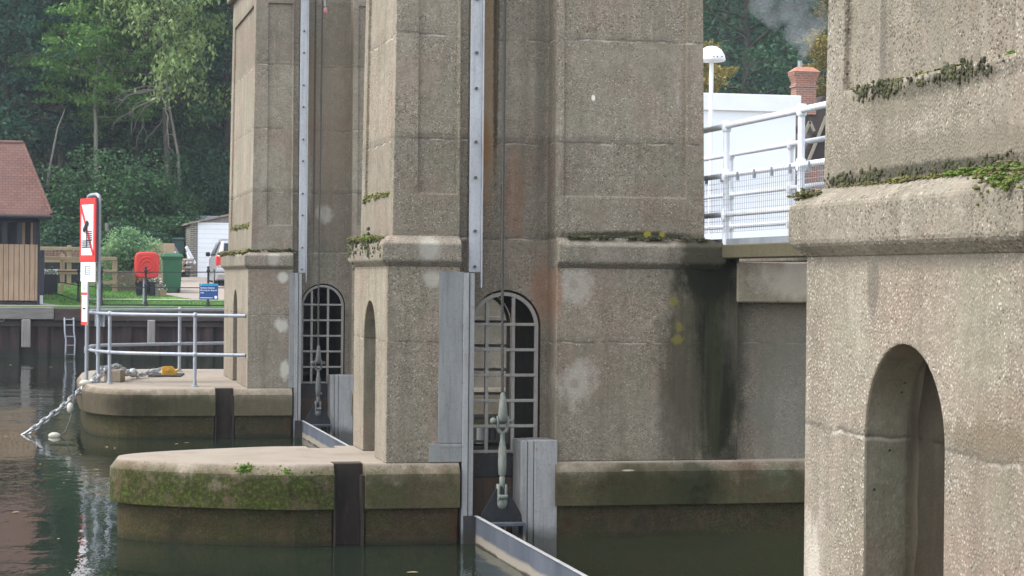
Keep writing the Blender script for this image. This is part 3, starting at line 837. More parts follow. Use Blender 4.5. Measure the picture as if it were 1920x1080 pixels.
        q = MB(); ya, yb = yy(0.345), yy(0.325); q.tube([(4.19, ya, 0.63), (4.19, yb, 0.63)], 0.017, 8); q.build('bolt', M['guide'], P)
    if blunt:
        q = MB(); q.box(3.75, 4.66, y1 - 0.36, y1 - 0.34, 0.74, 2.30); q.build('steel_shutter', M['plate'], P)
    # moss cushions on the ledges
    rs = np.random.RandomState(int(y0 * 10))
    for mat, runs in moss:
        V = []
        for (pa, pb, n, sp, size, drp) in runs:
            t = rs.uniform(0, 1, n)
            cl = 0.5 + 0.5 * np.sin(t * 23 + rs.uniform(0, 6)) * np.sin(t * 9.7 + 1.3)
            keep = rs.uniform(0, 1, n) < (0.12 + 0.88 * cl ** 1.5); t = t[keep]
            c = np.outer(1 - t, pa) + np.outer(t, pb) + rs.normal(0, 1, (len(t), 3)) * np.array(sp)
            V.append(cushions(c, size * (0.28 + 0.42 * cl[keep]), rs, drp))
        o = mesh_np('moss', np.concatenate(V), 3, mat, P); o['kind'] = 'stuff'
    return P


Y3A, Y3B = 6.09, 8.062
Y2A, Y2B = 18.456, 20.43
Y1A, Y1B = 30.977, 34.908
p3 = pier('nearest sluice pier at the right edge, pale gravelly concrete with a large round-headed niche', Y3A, Y3B, C['wall3'], C['tow3'], C['plin'], moss=[
    (M['moss'], [((3.135, Y3A + 0.2, 3.128), (3.135, Y3B - 0.25, 3.128), 1710, (0.006, 0.02, 0.006), 0.015, -0.2), ((3.092, Y3A + 0.0, 2.752), (3.092, Y3B - 0.3, 2.752), 1300, (0.008, 0.02, 0.004), 0.015, -0.2),
                  ((3.04, Y3B - 0.06, 2.735), (3.04, Y3B + 0.0, 2.72), 380, (0.015, 0.05, 0.008), 0.015, 0.0), ((3.0, Y3A, 2.70), (3.02, Y3A + 0.30, 2.72), 420, (0.02, 0.06, 0.03), 0.015, 0.3)]),
    (M['mossbright'], [((3.08, Y3A, 2.752), (3.09, Y3A + 0.75, 2.757), 798, (0.012, 0.02, 0.005), 0.015, -0.2), ((3.13, Y3A + 0.25, 3.132), (3.13, Y3A + 0.33, 3.132), 114, (0.005, 0.012, 0.006), 0.015, -0.2),
                       ((3.13, Y3A + 1.35, 3.132), (3.13, Y3A + 1.42, 3.132), 114, (0.005, 0.012, 0.006), 0.015, -0.2), ((3.0, Y3A, 2.7), (3.01, Y3A + 0.2, 2.71), 304, (0.02, 0.05, 0.02), 0.015, 0.2)]),
    (M['mossdry'], [((3.103, Y3A + 0.3, 3.105), (3.103, Y3B - 0.3, 3.105), 620, (0.002, 0.03, 0.016), 0.013, 1.6), ((3.098, Y3A + 0.1, 2.775), (3.098, Y3B - 0.06, 2.775), 700, (0.002, 0.03, 0.014), 0.013, 1.6)])])
p2 = pier('middle sluice pier with a black damp streak down its flank and a mossy rounded cutwater', Y2A, Y2B, C['wall2'], C['tow2'], C['plin'], moss=[
    (M['moss'], [((3.02, Y2A + 0.15, 2.73), (3.02, Y2B + 0.05, 2.73), 1300, (0.03, 0.05, 0.012), 0.028, 0.2), ((3.12, Y2A + 0.28, 3.125), (3.12, Y2B - 0.3, 3.125), 500, (0.012, 0.02, 0.012), 0.03, 0.6),
                  ((1.9, Y2A - 0.055, 0.64), (2.5, Y2A - 0.055, 0.64), 90, (0.05, 0.006, 0.01), 0.02, 0.6)]),
    (M['mossbright'], [((3.0, Y2A + 0.5, 2.73), (3.0, Y2A + 0.9, 2.74), 260, (0.02, 0.03, 0.01), 0.03, 0.1), ((1.75, Y2A - 0.03, 0.68), (1.85, Y2A - 0.03, 0.69), 140, (0.03, 0.01, 0.02), 0.028, 0.5),
                       ((2.16, Y2A - 0.04, 0.66), (2.2, Y2A - 0.04, 0.67), 60, (0.02, 0.01, 0.02), 0.028, 0.5)]),
    (M['mossdry'], [((3.0, Y2A, 2.66), (2.99, Y2B + 0.05, 2.66), 420, (0.006, 0.05, 0.05), 0.03, 1.2), ((4.7, Y2A - 0.0, 2.757), (6.0, Y2A - 0.0, 2.757), 700, (0.03, 0.01, 0.008), 0.028, 0.0)])])
p1 = pier('farthest and thickest sluice pier, its wide blunt cutwater carrying a handrail and a river sign', Y1A, Y1B, C['wall1'], C['tow1'], C['plin1'], deck_y1=37.4, blunt=True, moss=[
    (M['moss'], [((3.02, Y1A + 0.1, 2.73), (3.02, Y1B, 2.73), 900, (0.03, 0.08, 0.014), 0.05, 0.2), ((3.12, Y1A + 0.45, 3.125), (3.12, Y1B - 0.5, 3.125), 500, (0.012, 0.02, 0.014), 0.05, 0.8)]),
    (M['mossdry'], [((4.7, Y1A, 2.757), (6.0, Y1A, 2.757), 300, (0.03, 0.01, 0.01), 0.04, 0.0), ((3.1, Y1A + 0.02, 2.757), (3.7, Y1A + 0.02, 2.757), 250, (0.03, 0.012, 0.01), 0.04, 0.0)])])


# ------------------------------------------------------------------ gates and lifting gear
def gate(label, ya, yb):
    G = empty('sluice_gate', (3.9, (ya + yb) / 2, 0), label, 'sluice gate', 'steel gates between the piers')
    q = MB(); q.box(3.862, 3.882, ya + 0.02, yb - 0.035, -1.6, 0.243); q.build('skin_plate', M['gate'], G)
    q = MB(); q.box(3.852, 3.886, ya + 0.021, yb - 0.036, 0.2435, 0.253, 0.003); q.build('top_flange', M['guide'], G)
    for z in (-0.42, -0.95):
        q = MB(); q.box(3.8825, 4.26, ya + 0.04, yb - 0.05, z, z + 0.022); q.box(4.25, 4.272, ya + 0.04, yb - 0.05, z - 0.06, z + 0.09)
        q.build('stiffener', M['darksteel'], G)
    for yy, s in ((ya, 1), (yb, -1)):
        q = MB(); y1, y2 = sorted((yy + s * 0.005, yy + s * 0.03)); q.box(3.755, 3.846, y1, y2, -0.6, 0.25, 0.003)
        q.box(3.846, 3.860, yy - 0.02 + s * 0.02, yy + 0.02 + s * 0.02, -0.6, 0.247, 0.003)
        q.build('side_seal', M['darksteel'], G)
        y = yy + s * 0.10
        q = MB(); q.prism([(3.89, y, 0.2032), (4.27, y, 0.2032), (4.26, y, 0.27), (4.13, y, 0.50), (4.03, y, 0.50), (3.90, y, 0.27)], (0, s * 0.03, 0)); q.build('lifting_lug', M['lug'], G)
        q = MB(); y1, y2 = sorted((y - s * 0.06, y + s * 0.14)); q.box(3.883, 4.275, y1, y2, 0.178, 0.2031); q.box(4.255, 4.275, y1, y2, -0.4, 0.177); q.build('end_flange', M['gate'], G)
        q = MB(); q.box(4.10, 4.125, y - 0.02, y + 0.12, -0.3, 0.179); q.build('end_bracket', M['guide'], G)
    return G


gate('wet steel gate edge slanting from the middle pier toward the bottom of the picture', Y3B, Y2A)
gate('steel gate edge disappearing behind the mossy cutwater of the middle pier', Y2B, Y1A)


def tackle(label, Yp, fit):
    y = Yp - 0.115; x = 4.085
    T = empty('lifting_tackle', (x, y, 0.45), label, 'lifting gear', 'ropes and rods lifting the gates')
    q = MB(); q.tube([(x - 0.005, y, 1.36), (x + 0.004, y + 0.1, 2.6), (x + 0.03, y + 0.2, 5), (x + 0.05, y + 0.25, TOP)], 0.0125, 7); rope = q.build('wire_rope', M['rope'], T)
    # strands wound round the rope
    for k in range(3):
        q = MB(); pts = []
        for i in range(170):
            z = 1.36 + i * 0.011
            t = (z - 1.36) / 1.24; a = z * 70 + k * 2 * PI / 3
            pts.append((x - 0.005 + 0.009 * t + 0.011 * math.cos(a), y + 0.1 * t + 0.011 * math.sin(a), z))
        q.tube(pts, 0.0045, 4, False); q.build('strand', M['rope'], rope)
    q = MB(); q.lathe((x, y, 0), [(0.014, 1.36), (0.022, 1.345), (0.034, 1.25), (0.044, 1.16), (0.045, 1.12), (0.03, 1.10)][::-1], 12); q.build('rope_socket', fit, T, 50)
    q = MB(); q.box(x - 0.055, x - 0.035, y - 0.025, y + 0.025, 1.04, 1.15, 0.006); q.box(x + 0.035, x + 0.055, y - 0.025, y + 0.025, 1.04, 1.15, 0.006)
    q.tube([(x - 0.045, y, 1.05), (x - 0.03, y, 1.01), (x, y, 0.995), (x + 0.03, y, 1.01), (x + 0.045, y, 1.05)], 0.018, 8); q.build('shackle', fit, T, 50)
    q = MB(); q.tube([(x - 0.095, y, 1.105), (x + 0.085, y, 1.105)], 0.018, 8); q.ball((x - 0.085, y, 1.105), 0.032); q.box(x + 0.075, x + 0.10, y - 0.024, y + 0.024, 1.082, 1.128, 0.005); q.build('pin', fit, T, 50)
    q = MB(); q.lathe((x, y, 0), [(0.024, 0.52), (0.026, 0.60), (0.020, 0.61), (0.034, 0.63), (0.040, 0.72), (0.036, 0.86), (0.028, 0.90), (0.030, 0.915), (0.022, 0.925), (0.022, 1.0)], 12); q.build('turnbuckle', fit, T, 50)
    q = MB(); q.ball((x, y, 0.37), 0.05, 1, 1, 1.15); q.box(x - 0.045, x - 0.02, y - 0.03, y + 0.06, 0.36, 0.54, 0.008); q.box(x + 0.02, x + 0.045, y - 0.03, y + 0.06, 0.36, 0.54, 0.008)
    q.tube([(x - 0.04, y - 0.05, 0.43), (x + 0.04, y - 0.045, 0.43)], 0.02, 8); q.build('clevis', fit, T, 50)
    return T


tackle('corroded green-grey lifting rod and rope hanging in front of the middle pier\'s barred arch', Y2A, M['bronze'])
tackle('dark lifting rod and rope hanging in front of the farthest pier\'s barred arch', Y1A, M['fit'])
q = MB(); a = at(606, -60, 31.1); b = at(609, 12, 31.1); q.tube([a, b], 0.022, 8); hr = q.build('hanging_pipe', M['guide'], smooth=50)
tag(hr, 'short grey pipe with a pink tip hanging high in the far pier\'s slot', 'pipe')
L = hr.location
q = MB(); q.ball(at(610, 20, 31.1), 0.045, 0.8, 0.8, 1.2); q.build('pink_tip', flat('pink_paint', (0.55, 0.22, 0.22), 0.6), hr, 60)


# ------------------------------------------------------------------ far cutwater: rail, signs, chain
DZ = 0.725
T = empty('handrail', (2.0, 33.5, DZ), 'grey tubular two-bar handrail curving round the far cutwater', 'handrail')


def onpix(u, Y, z): p = at(u, 600, Y); return Vector((p.x, Y, z))


near = [onpix(461, 31.15, 0), onpix(366, 31.45, 0), onpix(250, 31.9, 0), onpix(206, 32.3, 0), onpix(180, 32.8, 0), onpix(165, 33.5, 0), onpix(164, 34.3, 0), onpix(172, 35.1, 0), onpix(200, 35.6, 0), onpix(337, 36.4, 0), onpix(440, 36.9, 0)]
for nm, z in (('top_rail', 1.785), ('middle_rail', 1.205)):
    q = MB(); q.tube([p + Vector((0, 0, z)) for p in near], 0.027, 9); q.build(nm, M['galv'], T, 50)
for i in (1, 3, 9):
    p = near[i]
    q = MB(); q.tube([p + Vector((0, 0, DZ)), p + Vector((0, 0, 1.79))], 0.027, 9)
    for z in (1.785, 1.205): q.ball(p + Vector((0, 0, z)), 0.045, n=6)
    q.lathe(p + Vector((0, 0, DZ)), [(0.06, 0), (0.06, 0.012), (0.035, 0.02), (0.035, 0.05)], 10)
    q.build('rail_post', M['galv'], T, 50)

S = empty('river_sign', (0.9, 33.0, DZ), 'tall red-bordered white sign with slanting red stroke and black bars on a grey post', 'sign')
pr = onpix(184.5, 32.75, 0); pl = onpix(163, 33.35, 0)
q = MB()
top = 3.60
q.tube([pr + Vector((0, 0, DZ)), pr + Vector((0, 0, top - 0.08)), pr + Vector((-0.01, 0.03, top - 0.02)), pr + Vector((-0.04, 0.1, top)), pl + Vector((0.04, -0.1, top)), pl + Vector((0.01, -0.03, top - 0.02)), pl + Vector((0, 0, top - 0.08)), pl + Vector((0, 0, DZ))], 0.030, 10)
for z in (1.785, 1.205): q.lathe(pr + Vector((0, 0, z)), [(0.04, -0.05), (0.04, 0.05)], 10); q.lathe(pl + Vector((0, 0, z)), [(0.04, -0.05), (0.04, 0.05)], 10)
q.lathe(pr + Vector((0, 0, DZ)), [(0.09, 0), (0.09, 0.015), (0.04, 0.025), (0.04, 0.08)], 10)
q.build('post', M['galv'], S, 50)
ex = Vector((0.215, -0.56, 0)).normalized()        # along the board, left to right
en = Vector((ex.y, -ex.x, 0))                      # out of its face
if en.y > 0 and en.x > 0: en = -en
if en.x > 0: en = -en
bw = 0.60
o0 = onpix(156.5, 33.22, 0) + en * 0.05             # left edge of the face


def board(q, a0, a1, z0, z1, off, th=0.004):
    p = [o0 + ex * a0 + Vector((0, 0, z0)), o0 + ex * a1 + Vector((0, 0, z0)), o0 + ex * a1 + Vector((0, 0, z1)), o0 + ex * a0 + Vector((0, 0, z1))]
    q.prism([v + en * off for v in p], en * th)


def bar(q, a0, z0, a1, z1, wd, off, th=0.003):
    d = Vector((a1 - a0, z1 - z0)).normalized(); n2 = Vector((-d.y, d.x)) * wd / 2
    pp = []
    for (a, z), s in (((a0, z0), 1), ((a1, z1), 1), ((a1, z1), -1), ((a0, z0), -1)):
        pp.append(o0 + ex * (a + n2.x * s) + Vector((0, 0, z + n2.y * s)) + en * off)
    q.prism(pp, en * th)


z0, z1 = 2.57, 3.545
q = MB(); board(q, 0, bw, z0, z1, 0, 0.02); face = q.build('sign_board', M['signred'], S)
q = MB(); board(q, -0.002, bw + 0.002, z0 - 0.002, z1 + 0.002, -0.03, 0.028); q.build('backing', M['slate'], S)
q = MB(); board(q, 0.07, bw - 0.07, z0 + 0.10, z1 - 0.10, 0.021, 0.003); q.build('white_panel', M['signwhite'], face)
q = MB(); bar(q, 0.06, z1 - 0.13, bw - 0.06, z0 + 0.11, 0.062, 0.026); q.build('red_stroke', M['signred'], face)
q = MB()
for k in range(5): bar(q, 0.30, z1 - 0.51 - k * 0.033, 0.50, z1 - 0.51 - k * 0.033, 0.013, 0.0305)
for k in range(4): bar(q, 0.10, z0 + 0.32 - k * 0.032, 0.47, z0 + 0.32 - k * 0.032, 0.013, 0.0305)
bar(q, 0.29, z0 + 0.22, 0.29, z1 - 0.40, 0.02, 0.034)
q.build('black_bars', M['signblack'], face)
q = MB(); bar(q, 0.19, z1 - 0.50, 0.34, z1 - 0.37, 0.085, 0.038); bar(q, 0.25, z1 - 0.46, 0.37, z1 - 0.36, 0.05, 0.042); bar(q, 0.18, z1 - 0.505, 0.23, z1 - 0.46, 0.05, 0.042)
q.build('black_symbol', M['signblack'], face)
q = MB(); board(q, 0.02, bw - 0.01, 2.265, z0 - 0.006, 0.0, 0.012); lower = q.build('lower_panel', M['signwhite'], S)
q = MB()
bar(q, 0.22, 2.50, 0.40, 2.50, 0.012, 0.014); bar(q, 0.22, 2.375, 0.40, 2.375, 0.012, 0.014); bar(q, 0.225, 2.37, 0.225, 2.505, 0.02, 0.018); bar(q, 0.395, 2.37, 0.395, 2.505, 0.012, 0.018)
bar(q, 0.27, 2.47, 0.36, 2.47, 0.012, 0.014); bar(q, 0.28, 2.435, 0.36, 2.435, 0.012, 0.014); bar(q, 0.26, 2.405, 0.36, 2.405, 0.012, 0.014)
q.build('grey_emblem', M['signgrey'], lower)
q = MB(); board(q, 0.25, 0.62, 0.90 + 0.68, 1.79, -0.14, 0.01); q.build('back_plate', M['galv'], S)

GB = empty('gauge_board', (pl.x, pl.y, 1.6), 'narrow white gauge board with red bands clamped below the river sign', 'sign')
g0 = onpix(154, 33.0, 0)
ge = Vector((0.085, -0.12, 0)); gn = Vector((-0.12, -0.085, 0)).normalized()


def gb(q, a0, a1, za, zb_, off, th):
    p = [g0 + ge * a0, g0 + ge * a1]
    q.prism([p[0] + Vector((0, 0, za)) + gn * off, p[1] + Vector((0, 0, za)) + gn * off, p[1] + Vector((0, 0, zb_)) + gn * off, p[0] + Vector((0, 0, zb_)) + gn * off], gn * th)


q = MB(); gb(q, 0, 1, 1.60, 2.275, 0, 0.02); bd = q.build('board', M['signwhite'], GB)
q = MB(); gb(q, 0, 1, 1.60, 1.65, 0.0205, 0.003); gb(q, 0, 1, 2.06, 2.10, 0.0205, 0.003); gb(q, 0.0, 0.1, 1.651, 2.05, 0.0205, 0.003); q.build('red_bands', M['signred'], bd)
q = MB(); gb(q, 0.3, 0.75, 1.84, 1.865, 0.0205, 0.003); q.build('black_mark', M['signblack'], bd)
q = MB(); gb(q, 0.3, 0.75, 2.14, 2.23, 0.0205, 0.003); q.build('grey_text', flat('pale_grey', (0.55, 0.56, 0.57)), bd)

q = MB(); c = onpix(214, 32.9, DZ)
q.prism([c + Vector((-0.15, 0, -0.002)), c + Vector((0.10, -0.12, -0.002)), c + Vector((0.19, 0.28, -0.002)), c + Vector((-0.04, 0.40, -0.002))], (0.0, 0, 0.19))
blk = carve(q, [], 'concrete_block', C['deck'], empty('tmp_root', (0, 0, 0)), 0.02)
w_ = blk.matrix_world.copy(); blk.parent = None; bpy.data.objects.remove(bpy.data.objects['tmp_root'])
cx = Vector(c); blk.data.transform(Matrix.Translation(-cx)); blk.location = cx; ORG[blk.name] = cx
tag(blk, 'squat concrete block under the chain at the tip of the far cutwater', 'block')

K = empty('chain_bracket', (2.13, 34.85, DZ), 'yellow steel chain anchor bolted to a plate on the far cutwater', 'anchor')
q = MB(); q.obox((2.12, 34.95, DZ + 0.012), 0.52, 0.95, 0.024, Matrix.Rotation(R(-8), 3, 'Z')); q.build('base_plate', M['darksteel'], K)
for dy in (-0.10, 0.08):
    q = MB(); y = 34.85 + dy
    q.prism([(2.07, y, DZ + 0.026), (2.26, y, DZ + 0.026), (2.26, y, DZ + 0.07), (2.20, y, DZ + 0.155), (2.07, y, DZ + 0.155)], (0.02, 0.03, 0)); q.build('cheek', M['yellow'], K)
q = MB(); q.box(2.04, 2.069, 34.76, 34.95, DZ + 0.027, DZ + 0.145); q.build('web', M['yellow'], K)
q = MB(); q.tube([(2.14, 34.70, DZ + 0.10), (2.14, 35.0, DZ + 0.10)], 0.024, 10); q.tube([(2.24, 34.9, DZ + 0.07), (2.31, 34.86, DZ + 0.10)], 0.022, 8); q.build('pin', M['yellow'], K, 50)


def chain_links(q, pts, link, r):
    P_ = [Vector(p) for p in pts]
    seg = [(b - a).length for a, b in zip(P_, P_[1:])]; tot = sum(seg)
    n = int(tot / link)
    for i in range(n):
        s = (i + 0.5) * tot / n; k = 0
        while k < len(seg) - 1 and s > seg[k]: s -= seg[k]; k += 1
        p = P_[k].lerp(P_[k + 1], s / seg[k]); d = (P_[k + 1] - P_[k]).normalized()
        sd = d.cross(Vector((0, 0, 1)))
        sd = sd.normalized() if sd.length > 1e-3 else Vector((1, 0, 0))
        up = sd.cross(d)
        b = (sd + up).normalized() if i % 2 else (sd - up).normalized()
        q.torus(p, d, b, link * 0.34, r, 12, 6, link * 0.36)


c0 = onpix(46, 31.9, 0.0); c1 = onpix(120, 32.3, 0.39); c2 = onpix(168, 32.8, 0.72); c3 = onpix(192, 33.0, 0.93); c4 = onpix(214, 33.2, 0.95)
c5 = onpix(238, 33.6, 0.82); c6 = onpix(262, 34.0, 0.78); c7 = onpix(300, 34.6, 0.84)
q = MB(); chain_links(q, [c0 + Vector((-0.05, 0, -0.05)), c0 + Vector((0.1, 0, 0.05)), c1, c2, c3, c4, c5, c6, c7], 0.105, 0.0155)
chain_links(q, [c2 + Vector((-0.1, -0.2, -0.07)), c2 + Vector((0.05, -0.25, 0.02)), c3 + Vector((0.05, -0.12, -0.02)), c4 + Vector((0.05, 0.1, 0.01)), c5 + Vector((0.05, 0.2, 0)), c6 + Vector((0, 0.25, 0))], 0.10, 0.0145)
q.ball(onpix(250, 33.7, 0.83), 0.075, n=7)
ch = q.build('mooring_chain', M['chain'], smooth=60)
tag(ch, 'heavy grey chain running from the yellow anchor over the block down into the water', 'chain')
q = MB(); f0 = onpix(140, 32.0, 0.62)
rp = [f0, onpix(139, 31.9, 0.45), onpix(134, 31.7, 0.25), onpix(124, 31.5, 0.06), onpix(112, 31.4, 0.0), onpix(98, 31.4, 0.0)]
q.tube(rp, 0.012, 6)
fr = q.build('float_rope', M['rope']); tag(fr, 'thin dark rope with small pale floats hanging beside the chain', 'rope')
fm = flat('float_cream', (0.50, 0.47, 0.38), 0.6)
for p, s in ((onpix(133, 31.8, 0.40), 1.6), (onpix(104, 31.4, 0.02), 1.0), (onpix(161, 32.5, 0.73), 1.0)):
    q = MB(); q.ball(p, 0.05, 1.0 if s > 1 else 1.8, 1, s); q.build('float', fm, fr, 60)

# ------------------------------------------------------------------ footbridge behind the piers
B = empty('footbridge', (6.9, 20, 2.58), 'concrete footbridge deck linking the sluice piers behind the white rails', 'footbridge')
for xa, xb in ((6.145, 6.33), (7.58, 7.85)):
    q = MB(); q.box(xa, xb, 0.5, 42, 2.578, 2.703, 0.01); q.build('edge_slab', C['slab'], B)
q = MB(); y = 0.6
while y < 42: q.box(6.3301, 7.5799, y, y + 0.007, 2.67, 2.695); y += 0.10
q.build('added_deck_grating', M['galv'], B)  # unseen deck made an open grating so daylight reaches the beam


def whiterail(label, X, y0, y1, posts, mesh):
    T = empty('bridge_railing', (X, (y0 + y1) / 2, 2.704), label, 'railing')
    for nm, z, r in (('top_rail', 3.80, 0.029), ('middle_rail', 3.345, 0.026), ('bottom_rail', 2.985, 0.026)):
        q = MB(); q.tube([(X, y0, z), (X, y1, z)], r, 10); q.build(nm, M['whiterail'], T, 50)
    q = MB(); q.box(X - 0.004, X + 0.008, y0, y1, 2.7041, 2.76); q.build('toe_board', M['galv'], T)
    for y in posts:
        q = MB(); q.tube([(X, y, 2.703), (X, y, 3.80)], 0.030, 10)
        for z in (3.80, 3.345, 2.985): q.lathe((X, y, z), [(0.040, -0.05), (0.046, -0.03), (0.046, 0.03), (0.040, 0.05)], 10)
        q.ball((X, y, 3.80), 0.047, n=7)
        q.build('post', M['whiterail'], T, 50)
    if mesh:
        q = MB(); x = X - 0.034
        z = 2.82
        while z < 3.34: q.tube([(x, y0, z), (x, y1, z)], 0.0022, 4, False); z += 0.05
        y = y0
        while y < y1: q.tube([(x, y, 2.82), (x, y, 3.34)], 0.0022, 4, False); y += 0.05
        q.build('wire_mesh', M['wire'], T)
        y = 14.0
        while y < 22:
            q = MB(); q.box(X - 0.04, X - 0.015, y, y + 0.02, 3.28, 3.36); q.build('mesh_clip', M['galv'], T); y += 0.45
    return T


whiterail('nearer white tubular railing of the footbridge, hung with wire mesh', 6.2, 5.0, 26.0, [18.47 - 1.94 * k for k in range(-3, 7)], True)
whiterail('farther white tubular railing of the footbridge, thinner-looking and without mesh', 7.66, 5.0, 30.0, [20.72 - 1.94 * k for k in range(-3, 8)], False)

# ------------------------------------------------------------------ water, ground, quay
QY = 61.2


def sheet(name, pts, mat, z=None):
    q = MB(); q.poly([(x, y, z) if z is not None else (x, y, zz) for x, y, *r in pts for zz in (r or [0])])
    o = q.build(name, mat, loc=(0, 0, 0)); o['kind'] = 'structure'; return o


sheet('river_water', [(-160, -60), (3.872, -60), (3.872, 37.45), (7.1, 37.45), (7.1, QY + 0.3), (-160, QY + 0.3)], M['water'], 0.0)
sheet('tail_water', [(3.873, -60), (160, -60), (160, 37.5), (3.873, 37.5)], M['water2'], -1.25)


def gh(y):
    ks = [(QY, 1.45), (62.6, 1.47), (66, 1.80), (76, 2.30), (83, 2.7), (95, 8.5), (130, 30), (160, 42), (260, 50)]
    for (a, za), (b, zb_) in zip(ks, ks[1:]):
        if y <= b: return za + (zb_ - za) * (y - a) / (b - a)
    return ks[-1][1]


ys = [-60, QY + 0.19, QY + 0.2, 62.6, 64, 66, 69, 72, 76, 80, 83, 86, 90, 95, 105, 118, 130, 160, 220, 260]
q = MB()
rings = []
for y in ys:
    z = -3.0 if y < QY + 0.195 else gh(y)
    rings.append([(x, y, z + (0.4 * math.sin(x * 0.3 + y) if y > 84 else 0)) for x in np.linspace(-160, 160, 41)])
q.loft(rings, cap=False, close=False)
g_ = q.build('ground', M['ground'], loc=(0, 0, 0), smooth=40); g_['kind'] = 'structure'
q = MB(); q.box(7.0, 150, 37.46, QY + 0.25, -3, 1.72)
o = q.build('lock_island', C['deck'], loc=(0, 0, 0)); o['kind'] = 'structure'


def strip(name, pts, mat, dz):
    """a strip laid on the sloping bank from pairs of (left x, right x, y)"""
    q = MB(); q.loft([[(xa, y, gh(y) + dz), (xb, y, gh(y) + dz)] for xa, xb, y in pts], cap=False, close=False)
    o = q.build(name, mat, loc=(0, 0, 0)); o['kind'] = 'structure'; return o


strip('quay_path', [(-40, 7.0, QY + 0.21), (-40, 1.9, 61.75), (-40, 1.2, 62.0)], M['pave'], 0.006)
strip('quay_path', [(-40, 0.8, 62.0), (-40, 0.6, 62.59), (-40, 0.3, 63.0), (-40, -0.4, 64)], M['pave'], 0.010)
strip('footpath', [(1.4, 9, 63.9), (1.4, 9, 64.15)], M['pave'], 0.03)
strip('driveway', [(4.6, 20, 64.4), (4.0, 20, 65.4), (3.7, 20, 66), (3.6, 20, 68), (3.9, 20, 72), (4.4, 20, 76)], M['drive'], 0.012)
# grass blades
rs = np.random.RandomState(3)
N = 26000
gx = rs.uniform(-2, 7, N); gy = 62.1 + 9 * rs.uniform(0, 1, N) ** 1.5
keep = ~((gx > 3.7) & (gy > 64.3)) & ~((gx < 0.7) & (gy < 64)) & ~((gy > 63.8) & (gy < 64.25) & (gx > 1.3))
gx, gy = gx[keep], gy[keep]; gz = np.array([gh(y) for y in gy])
a = rs.uniform(0, 2 * PI, len(gx)); h = rs.uniform(0.03, 0.085, len(gx)); wd = 0.012
b0 = np.stack([gx - wd * np.cos(a), gy - wd * np.sin(a), gz], 1); b1 = np.stack([gx + wd * np.cos(a), gy + wd * np.sin(a), gz], 1)
b2 = np.stack([gx + rs.normal(0, 0.03, len(gx)), gy + rs.normal(0, 0.03, len(gx)), gz + h], 1)
o = mesh_np('grass', np.stack([b0, b1, b2], 1).reshape(-1, 3), 3, M['blade']); tag(o, 'short green mown grass on the far bank', 'grass', kind='stuff')

# quay wall
W = empty('quay_wall', (0, QY, 0), 'dark rusty sheet-piled quay wall along the far bank', 'quay wall')
q = MB(); x = -40.0; pts = []
while x < 7.0:
    pts += [(x, QY + 0.16), (x + 0.24, QY + 0.16), (x + 0.34, QY), (x + 0.58, QY), (x + 0.68, QY + 0.16)]; x += 0.78
q.loft([[(a, b, -2.5) for a, b in pts], [(a, b, 1.10) for a, b in pts]], cap=False, close=False)
q.build('sheet_piling', M['pile'], W)
bx_ = at(101, 590, QY - 0.25).x
q = MB(); q.box(-40, bx_, QY - 0.28, QY + 0.20, 1.09, 1.43, 0.015); q.build('waling_beam', M['beam'], W)
q = MB(); q.box(bx_ + 0.01, 7.0, QY - 0.22, QY + 0.20, 1.05, 1.40, 0.015); q.build('waling_beam', M['darktimber'], W)
q = MB(); q.box(-40, 7.0, QY - 0.06, QY + 0.16, 0.88, 1.04, 0.01); q.build('capping_rail', M['darktimber'], W)
for k, (u, w2) in enumerate(((49, 0.125), (284, 0.105), (-130, 0.12))):
    x = at(u, 600, QY - 0.3).x
    q = MB(); q.box(x - w2, x + w2, QY - 0.36, QY - 0.07, 0.30 if k != 1 else 0.36, 1.085, 0.02)
    f = q.build('fender_post', M['fender'])
    tag(f, ['short weathered timber fender on the quay below the slatted hut', 'short weathered timber fender on the quay seen through the handrail', 'weathered timber fender on the quay outside the left edge of the picture', 'weathered timber fender on the quay close to the far pier'][k], 'fender', 'timber fenders along the quay')
LD = empty('quay_ladder', (at(129, 600, QY - 0.3).x, QY - 0.3, 0), 'pale steel ladder climbing out of the water up the quay wall', 'ladder')
xl, xr = at(121, 600, QY - 0.3).x, at(138, 600, QY - 0.3).x
for x, s in ((xl, 0), (xr, 0)):
    q = MB(); q.tube([(x, QY - 0.12, 1.15), (x, QY - 0.30, 1.10), (x + 0.01, QY - 0.3, 0.75), (x + 0.045, QY - 0.33, 0.5), (x + 0.03, QY - 0.32, 0.0), (x + 0.03, QY - 0.32, -0.6)], 0.026, 7); q.build('stile', M['galv'], LD, 60)
for k, z in enumerate((1.09, 0.93, 0.61, 0.36, 0.10)):
    q = MB(); dx = 0.03 if z < 0.6 else 0.0
    q.tube([(xl + dx, QY - 0.31, z), (xr + dx, QY - 0.31, z)], 0.018, 6); q.build('rung', M['galv'], LD, 60)
for u, v in ((3, 598), (240, 597)):
    p = at(u, v, QY - 0.1); q = MB(); q.torus(p, (1, 0, 0), (0, 0, 1), 0.07, 0.02, 14, 6); o = q.build('mooring_ring', M['galv'], smooth=60)
    tag(o, 'round grey mooring ring on the quay wall ' + ('at the left edge of the picture' if u == 3 else 'behind the far cutwater handrail'), 'ring')

# ------------------------------------------------------------------ timber hut
HY = 62.3
H = empty('timber_hut', (-1.6, HY, 1.47), 'slatted timber hut with a red tiled hipped roof on the quay', 'hut')
sx = 1 / 63.7


def hx(u): return at(u, 500, HY).x


